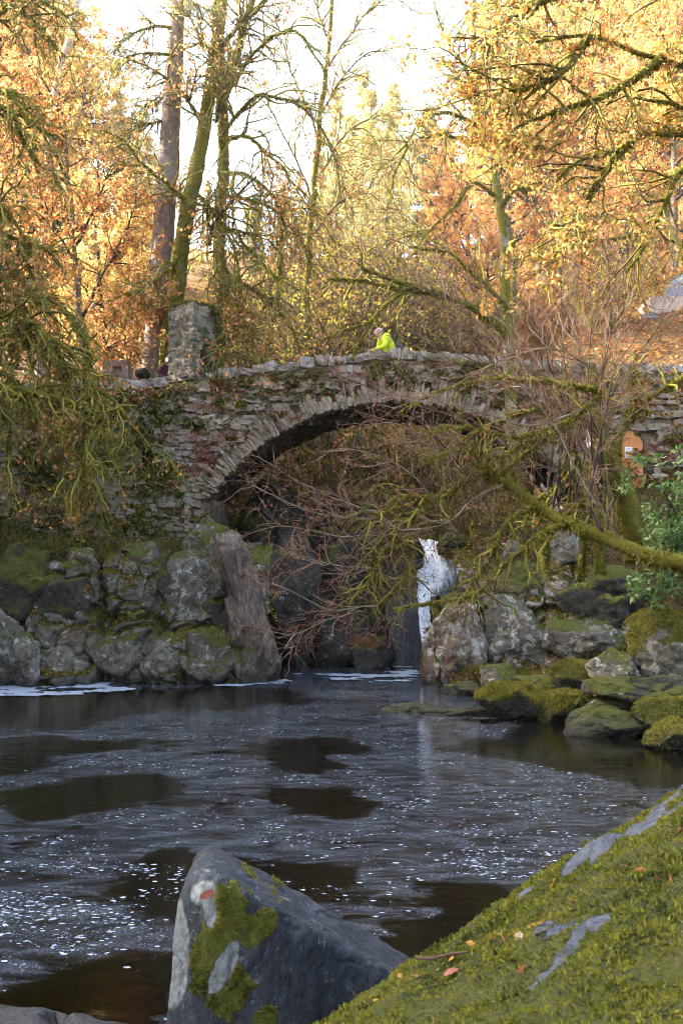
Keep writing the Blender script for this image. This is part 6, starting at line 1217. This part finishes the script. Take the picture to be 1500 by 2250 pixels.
# evergreen bush at the right edge: whorls of long glossy leaves
t = Tree('evergreen_bush', 'glossy green evergreen bush of long leaves at the right edge of the bank', P(1500, 1330, 17.2), cat='bush', seed=131)
for i in range(16):
    ex, ey = 1405 + 170 * ((i * 0.618) % 1), 1010 + 330 * ((i * 0.37) % 1); t.limb([(1560, 1350, 17.6), (1530, 1240, 17.4), ((ex + 1540) / 2, (ey + 1200) / 2, 16.9), (ex, ey, 16.3 + 0.6 * ((i * 0.71) % 1))], 0.028, 0.008, 'stem', 'bark_dark', 5, 16, 0.05, 0.1)
lp, lr = cat_paths(t.paths); b1 = t.spawn(lp, lr, 15, (0.2, 0.7), t=(0.45, 1), Q=5, rmax=0.008); t.add('twigs', 'twig_brown', *b1, 3)
tips = b1[0][:, -1]; tips = np.concatenate([tips, b1[0][:, -2]]); k = 9; n = len(tips) * k
a_ = np.tile(np.arange(k) / k * 2 * np.pi, len(tips)) + np.repeat(t.r.random(len(tips)) * 6, k); ax_ = unit(np.repeat(b1[0][:, -1] - b1[0][:, -2], k, 0)); ax_ = np.concatenate([ax_, ax_])
s1 = unit(np.cross(ax_, [0.3, 0.5, 0.8])); s2 = np.cross(ax_, s1); d = s1 * np.cos(a_)[:, None] + s2 * np.sin(a_)[:, None] + 0.35 * ax_; d[:, 2] -= 0.15
leaves_mesh(np.repeat(tips, k, 0), 0.13, 'leaf_evergreen', 'leaves', t.root, t.r, 0.0, t.r.random(n), updir=d * 2.5, aspect=0.16); t.done()

# ------------------------------------------------------------------ ferns, grass, moss and leaf litter
def fern(loc, size, label, mat='fern_leaf', seed=0, nf=13):
    r_ = np.random.default_rng(seed); root = empty('fern', loc); tag(root, label, 'fern')
    for f in range(nf):
        a = f / nf * 2 * np.pi + r_.normal() * 0.25; L = size * r_.uniform(0.7, 1.1); n = 22; s = np.linspace(0, 1, n)
        rad = L * 0.8 * np.sin(s * 1.35); z = L * (0.62 * np.sin(s * 2.2) - 0.25 * s * s); c = np.stack([rad * math.cos(a), rad * math.sin(a), z], 1); tn = unit(np.gradient(c, axis=0)); sd = np.array([-math.sin(a), math.cos(a), 0])
        V, F = [], []
        for i in range(2, n):
            w_ = L * 0.22 * math.sin(math.pi * (0.12 + 0.88 * s[i]) ** 0.8) + 0.004; hw = L / n * 0.42
            for sg in (-1, 1):
                b = len(V); tip = c[i] + sg * sd * w_ + tn[i] * w_ * 0.25 - np.array([0, 0, 0.18 * w_]); V += [c[i] - tn[i] * hw, c[i] + tn[i] * hw, tip + tn[i] * hw * 0.2, tip - tn[i] * hw * 0.2]; F.append((b, b + 1, b + 2, b + 3))
        o = mesh('frond', np.array(V), np.array(F), M[mat], {'rnd': np.full(len(V), r_.random())}, shade=False); o.parent = root
    return root
for i, (px, py, Y, s, lb) in enumerate([(290, 1362, 21.5, 0.42, 'yellow-green fern in a cleft above the waterline blocks'), (95, 1290, 21.6, 0.5, 'drooping pale fern on the mossy cliff top above the ribbed rock'), (150, 1255, 22.0, 0.42, 'green fern beside the grass on the cliff ledge'), (1345, 1330, 20.6, 0.42, 'green fern on the dark mossy rock by the evergreen bush'), (1290, 1300, 21.0, 0.35, 'small fern under the twisted mossy tree'), (1010, 805, 23.9, 0.35, 'green fern growing on the parapet top right of the crown'),
                                        (620, 1090, 26.6, 0.45, 'fern hanging on the shaded gorge wall under the arch'), (430, 1180, 22.7, 0.3, 'small fern at the foot of the bridge abutment'), (985, 1512, 19.9, 0.16, 'tiny yellow fern tuft at the water below the red-patched face')]):
    fern(P(px, py, Y), s, lb, 'fern_leaf', 40 + i)
def blades(c, h, name, label, mat='grass_blade', lean=0.5, seed=1):
    r_ = np.random.default_rng(seed); n = len(c); d = np.stack([lean * r_.normal(size=n), lean * r_.normal(size=n) - 0.25, np.ones(n)], 1); d = unit(d); L = h * (0.5 + 0.8 * r_.random(n)); s = unit(np.cross(d, r_.normal(size=(n, 3)))) * 0.009
    m_ = c + d * (L * 0.55)[:, None]; tip = m_ + unit(d * [1.6, 1.6, 0.1] - [0, 0, 0.25]) * (L * 0.5)[:, None]
    V = np.stack([c - s, c + s, m_ + s * 0.8, tip, m_ - s * 0.8], 1).reshape(-1, 3); k = np.arange(n)[:, None] * 5
    return tag(mesh(name, V, [k + [0, 1, 2, 4], k + [4, 2, 3]], M[mat], {'rnd': np.repeat(np.clip(0.5 + 0.3 * r_.normal(size=n), 0, 1), 5)}, shade=False), label, kind='stuff')
def on_ground(n, x0, x1, y0, y1, fn=None, seed=1):
    r_ = np.random.default_rng(seed); x = r_.uniform(x0, x1, n); y = r_.uniform(y0, y1, n); z = height(x, y); ok = z > 0.05
    if fn is not None: ok &= r_.random(n) < fn(x, y, z)
    return np.stack([x, y, z], 1)[ok]
pn = lambda sc_, sd_: (lambda x, y, z: np.clip(0.15 + 1.8 * fbm(np.stack([x * sc_, y * sc_, 0 * x], 1), 3, sd_), 0, 1))
blades(on_ground(16000, -8, -2.6, 22.3, 23.95, pn(0.9, 3), 2), 0.30, 'grass', 'tussocky green and straw grass along the cliff ledge', seed=3)
blades(on_ground(9000, 2.6, 8, 20.5, 23.9, pn(0.7, 8), 4), 0.28, 'grass', 'rough grass among the rocks of the right bank', seed=5)
rr_ = np.random.default_rng(12)
def litter(c, size, name, label, mat='leaf_litter'): return tag(leaves_mesh(c + [0, 0, 0.03], size, mat, name, None, rr_, 0.75), label, kind='stuff')
litter(on_ground(9000, -9, 2, 22, 24, None, 6), 0.06, 'leaf_litter', 'fallen orange leaves on the cliff ledge')
litter(on_ground(7000, 1.6, 8, 15, 24, None, 7), 0.07, 'leaf_litter', 'fallen orange leaves among the right bank rocks')
litter(on_ground(36000, -4, 24, 27.5, 52, None, 8), 0.15, 'leaf_litter', 'carpet of orange beech leaves on the hillside behind the bridge')
litter(on_ground(15000, -22, -4, 25, 50, None, 9), 0.15, 'leaf_litter', 'carpet of fallen leaves on the left hillside')
for k_, lb in ((0, 'orange leaves caught on the steps of the left cliff'), (1, 'orange leaves caught on the steps of the right rock bank')):
    W_, N_ = CLF[k_]; ok = np.where((N_[:, 2] > 0.35) & (W_[:, 2] > 0.1) & (fbm(W_ * 1.1, 3, 33) > -0.05))[0]; q = rng.choice(ok, 1500); litter(W_[q] + 0.02 * N_[q], 0.065, 'cliff_leaves', lb)
# moss and small growth over ledge soil
def ground_moss(n, x0, x1, y0, y1, size, label, seed, fn=None):
    c = on_ground(n, x0, x1, y0, y1, fn, seed); r_ = np.random.default_rng(seed); m = len(c); d = unit(r_.normal(size=(m, 3)) * 0.7 + [0, -0.3, 0.8]); s = unit(np.cross(d, r_.normal(size=(m, 3)))) * size * 0.3; L = size * (0.5 + r_.random(m))[:, None]
    V = np.stack([c - s, c + s, c + d * L], 1).reshape(-1, 3); tag(mesh('ground_moss', V, np.arange(3 * m).reshape(-1, 3), M['moss_sprig'], {'rnd': np.repeat(np.clip(0.35 + 0.6 * fbm(c * 1.2, 3, seed) + 0.15 * r_.normal(size=m), 0, 1), 3)}, shade=False), label, kind='stuff')
ground_moss(40000, -9, -1.5, 22.0, 24.0, 0.08, 'dark green moss over the cliff ledge', 21)
ground_moss(36000, 1.6, 8, 15, 24, 0.08, 'dark green moss over the right bank', 22)
ground_moss(14000, -3.2, 5.8, 28.3, 33, 0.10, 'moss and low growth on the bank behind the arch', 23)

# ------------------------------------------------------------------ people on the bridge
def skin_obj(name, verts, edges, radii, mat, parent, root=0, sub=2):
    me = bpy.data.meshes.new(name); me.from_pydata([tuple(v) for v in verts], edges, []); me.materials.append(M[mat]); o = bpy.data.objects.new(name, me); COL.objects.link(o)
    sk = o.modifiers.new('skin', 'SKIN'); sk.use_smooth_shade = True
    for i, r_ in enumerate(radii): me.skin_vertices[0].data[i].radius = (r_, r_) if not isinstance(r_, tuple) else r_
    for i in range(len(verts)): me.skin_vertices[0].data[i].use_root = (i == root)
    ss = o.modifiers.new('sub', 'SUBSURF'); ss.levels = sub; ss.render_levels = sub
    o.parent = parent; return o
def ellip(name, c, r3, mat, parent, seed=1, rough=0.03, sub=3):
    U_, F_ = ico(sub); o = mesh(name, U_ * r3 + U_ * (max(r3) * rough * fbm(U_ * 3 + seed, 3, seed))[:, None] + np.array(c), F_, M[mat]); o.parent = parent; return o
def make_person(label, loc, rz, jacket, hood=True, lean=0.22):
    """local axes: faces -X, stands at z = 0"""
    p = empty('person', loc, rz); tag(p, label, 'person'); l = lean
    sh = 1.36; body_v = [(0, 0, 0.95), (-0.02, 0, 1.12), (-0.3 * l, 0, 1.26), (-0.75 * l, 0, sh + 0.04), (-0.98 * l, 0, 1.43), (-1.05 * l, 0, 1.47), (-1.13 * l, 0, 1.53), (-1.15 * l, 0, 1.59),
              (0.0, -0.10, 0.88), (-0.02, -0.11, 0.50), (0.02, -0.11, 0.10), (-0.14, -0.12, 0.05), (0.0, 0.10, 0.88), (0.02, 0.11, 0.50), (0.05, 0.11, 0.10), (-0.11, 0.12, 0.05),
              (-0.7 * l, -0.19, sh), (-0.8 * l - 0.02, -0.25, 1.12), (-0.8 * l - 0.25, -0.16, 1.06), (-0.7 * l, 0.19, sh), (-0.8 * l - 0.02, 0.25, 1.12), (-0.8 * l - 0.25, 0.12, 1.08)]
    body_e = [(0, 1), (1, 2), (2, 3), (3, 4), (4, 5), (5, 6), (6, 7), (0, 8), (8, 9), (9, 10), (10, 11), (0, 12), (12, 13), (13, 14), (14, 15), (3, 16), (16, 17), (17, 18), (3, 19), (19, 20), (20, 21)]
    nv = len(body_v); rad = [0.13, 0.12, 0.13, 0.12, 0.055, 0.075, 0.09, 0.07, 0.085, 0.06, 0.045, 0.035, 0.085, 0.06, 0.045, 0.035, 0.055, 0.042, 0.03, 0.055, 0.042, 0.03]
    for sd in (18, 21):   # five short fingers on each hand
        hx, hy, hz = body_v[sd]
        for f in range(5):
            body_v += [(hx - 0.05, hy + 0.018 * (f - 2), hz - 0.005), (hx - 0.085 + 0.008 * abs(f - 2), hy + 0.02 * (f - 2), hz - 0.03)]; body_e += [(sd, nv), (nv, nv + 1)]; rad += [0.011, 0.008]; nv += 2
    skin_obj('body', body_v, body_e, rad, 'skin', p)
    jv = [body_v[i] for i in (0, 1, 2, 3)] + [(-0.9 * l, 0, 1.43)] + [body_v[i] for i in (16, 17, 18, 19, 20, 21)]
    skin_obj('jacket', jv, [(0, 1), (1, 2), (2, 3), (3, 4), (3, 5), (5, 6), (6, 7), (3, 8), (8, 9), (9, 10)], [0.175, 0.175, 0.185, 0.165, 0.085, 0.095, 0.078, 0.058, 0.095, 0.078, 0.058], jacket, p)
    skin_obj('trousers', [(0, 0, 0.98)] + [body_v[i] for i in (8, 9, 10, 12, 13, 14)], [(0, 1), (1, 2), (2, 3), (0, 4), (4, 5), (5, 6)], [0.15, 0.11, 0.085, 0.07, 0.11, 0.085, 0.07], 'trouser_navy', p)
    hx, hz = -1.15 * l, 1.53
    ellip('hair', (hx + 0.025, 0, hz + 0.045), (0.105, 0.092, 0.092), 'hair_grey', p, 4, 0.10)
    hd = ellip('head', (hx - 0.012, 0, hz), (0.092, 0.075, 0.112), 'skin', p, 6, 0.02)
    for nm, c_, r3, m_ in [('nose', (hx - 0.105, 0, hz - 0.01), (0.022, 0.014, 0.022), 'skin'), ('eye', (hx - 0.085, -0.032, hz + 0.015), (0.011, 0.012, 0.008), 'eye_dark'), ('eye', (hx - 0.085, 0.032, hz + 0.015), (0.011, 0.012, 0.008), 'eye_dark'), ('mouth', (hx - 0.092, 0, hz - 0.055), (0.008, 0.022, 0.006), 'jacket_purple'), ('ear', (hx + 0.005, -0.078, hz), (0.02, 0.012, 0.032), 'skin'), ('ear', (hx + 0.005, 0.078, hz), (0.02, 0.012, 0.032), 'skin')]: ellip(nm, c_, r3, m_, p, 2, 0.0, 2)
    if hood: ellip('hood', (-0.75 * l + 0.10, 0, 1.47), (0.10, 0.13, 0.075), jacket, p, 8, 0.15)
    return p
pp = P(849, 779, YB + 0.85); dz_ = float(deck(pp[0])) + 0.02
pers = make_person('person with grey hair in a bright lime jacket leaning at the bridge parapet', (pp[0] + 0.10, YB + 0.80, dz_ + 0.20), R(18), 'jacket_lime', True, 0.30)
# head top should stand about half a metre above the coping
pers.scale = (0.96, 0.96, 0.96)
bp_ = empty('backpack', (pp[0] + 0.32, YB + 0.92, dz_ + 1.10)); tag(bp_, 'dark grey backpack on the back of the person in the lime jacket', 'backpack')
ellip('bag', (0, 0, 0.22), (0.11, 0.15, 0.23), 'backpack_grey', bp_, 3, 0.08); ellip('pocket', (0.09, 0, 0.13), (0.05, 0.11, 0.11), 'backpack_grey', bp_, 4, 0.05)
for sy in (-1, 1): skin_obj('strap', [(-0.07, sy * 0.09, 0.40), (-0.16, sy * 0.10, 0.46), (-0.24, sy * 0.10, 0.36)], [(0, 1), (1, 2)], [0.015] * 3, 'backpack_grey', bp_, sub=1)
q2 = P(352, 822, 25.35); p2 = make_person('person in a purple jacket almost hidden behind the stone pier', (q2[0] + 0.16, 25.55, q2[2] - 1.18), R(120), 'jacket_purple', False, 0.1)

# ------------------------------------------------------------------ small things in the foreground
def leaf_thing(label, loc, size, rot, mat, lobed=False, cat='leaf'):
    n = 18; s = np.linspace(0, 1, n); w_ = 0.24 * np.sin(np.pi * s ** 0.85)
    if lobed: w_ = w_ * (0.75 + 0.45 * np.abs(np.sin(s * 11)))
    z = 0.05 * np.sin(s * 3) ; V = np.concatenate([np.stack([s - 0.5, w_, z + 0.10 * w_ * 2], 1), np.stack([s - 0.5, 0 * s, z], 1), np.stack([s - 0.5, -w_, z + 0.10 * w_ * 2], 1)]) * size
    F = np.concatenate([grid_faces(3, n)]); o = mesh('fallen_leaf', V, F, M[mat]); o.location = [float(q) for q in loc]; o.rotation_euler = rot; tag(o, label, cat)
    sv, sf = tubes(np.array([[(-0.5, 0, 0.0), (-0.56, 0.01, 0.01), (-0.66, 0.03, 0.02)]]) * size, np.full((1, 3), 0.012 * size), 4); st_ = mesh('stalk', sv, sf, M['bark_twig']); st_.parent = o; return o
def hit(W, px, py, F=None):
    x, y = pxof(W); d2 = (x - px) ** 2 + (y - py) ** 2; ok = np.where(d2 < 30 ** 2)[0]
    if len(ok) == 0: ok = np.array([np.argmin(d2)])
    d3 = np.linalg.norm(W[ok] - [0, 0, CAMH], axis=1); near = ok[d3 < d3.min() + 0.12]; return W[near[np.argmin(d2[near])]]
leaf_thing('rust-red fallen leaf on the moss of the blue-grey rock', hit(GREY[2], 456, 1968) + [0, -0.02, 0.01], 0.085, (R(55), R(-20), R(25)), 'leaf_rust')
BW = np.stack([BOUL[0], BOUL[1], BOUL[2]], 1)
leaf_thing('pale lobed oak leaf lying on the mossy boulder', hit(BW, 1137, 2065) + [0, 0, 0.012], 0.055, (R(10), R(-20), R(70)), 'leaf_pale', True)
leaf_thing('rusty lobed oak leaf beside the dark twig on the mossy boulder', hit(BW, 985, 2143) + [0, 0, 0.012], 0.055, (R(8), R(-18), R(12)), 'leaf_rust', True)
leaf_thing('yellow leaf stuck to the wet rock in the shallows', P(68, 2246, 5.4) * [1, 1, 0] + [0, 0, 0.17], 0.09, (R(40), R(-30), R(100)), 'leaf_yellow')
bl_ = hit
sp_ = np.array([hit(BW, 760 + 690 * ((k * 0.618) % 1), 1900 + 330 * ((k * 0.377) % 1)) for k in range(20)])
put(tag(leaves_mesh(sp_[sp_[:, 2] > 0.9] + [0, 0, 0.008], 0.03, 'leaf_litter', 'leaf_scraps', None, rr_, 0.7), kind='stuff'), bo)
def twig_thing(label, pts, r_, W=None):
    L = np.array([hit(BW, *q) + [0, 0, 0.02] for q in pts]); c0 = L.mean(0); V, F = tubes((L - c0)[None], np.linspace(r_, r_ * 0.6, len(L))[None], 6); o = mesh('fallen_twig', V, F, M['bark_twig']); o.location = c0; tag(o, label, 'twig')
twig_thing('crooked dark twig above the rusty oak leaf on the mossy boulder', [(918, 2112), (950, 2122), (985, 2116), (1022, 2112)], 0.006)
twig_thing('short dark twig right of the pale oak leaf on the mossy boulder', [(1176, 2072), (1190, 2064), (1203, 2056)], 0.006)
t = Tree('fallen_branch', 'short bright moss-covered branch lying on the long mossy bank rock', P(1215, 1527, 16.4), cat='branch', seed=141)
t.limb([(1212, 1524, 16.4), (1245, 1528, 16.35), (1275, 1530, 16.3), (1262, 1548, 16.25)], 0.05, 0.035, 'stem', 'bark_moss', 8, 20, 0.02, 0.4); t.done()

# ------------------------------------------------------------------ haze
bpy.context.view_layer.update()
hz = mesh('haze', np.array([(x, y, z) for z in (-3.6, 78) for (x, y) in ((-112, -47), (112, -47), (112, 152), (-112, 152))], float), np.array([(0, 3, 2, 1), (4, 5, 6, 7), (0, 1, 5, 4), (1, 2, 6, 5), (2, 3, 7, 6), (3, 0, 4, 7)]), M['haze'], shade=False)
tag(hz, 'thin sunlit autumn haze filling the gorge', kind='stuff')
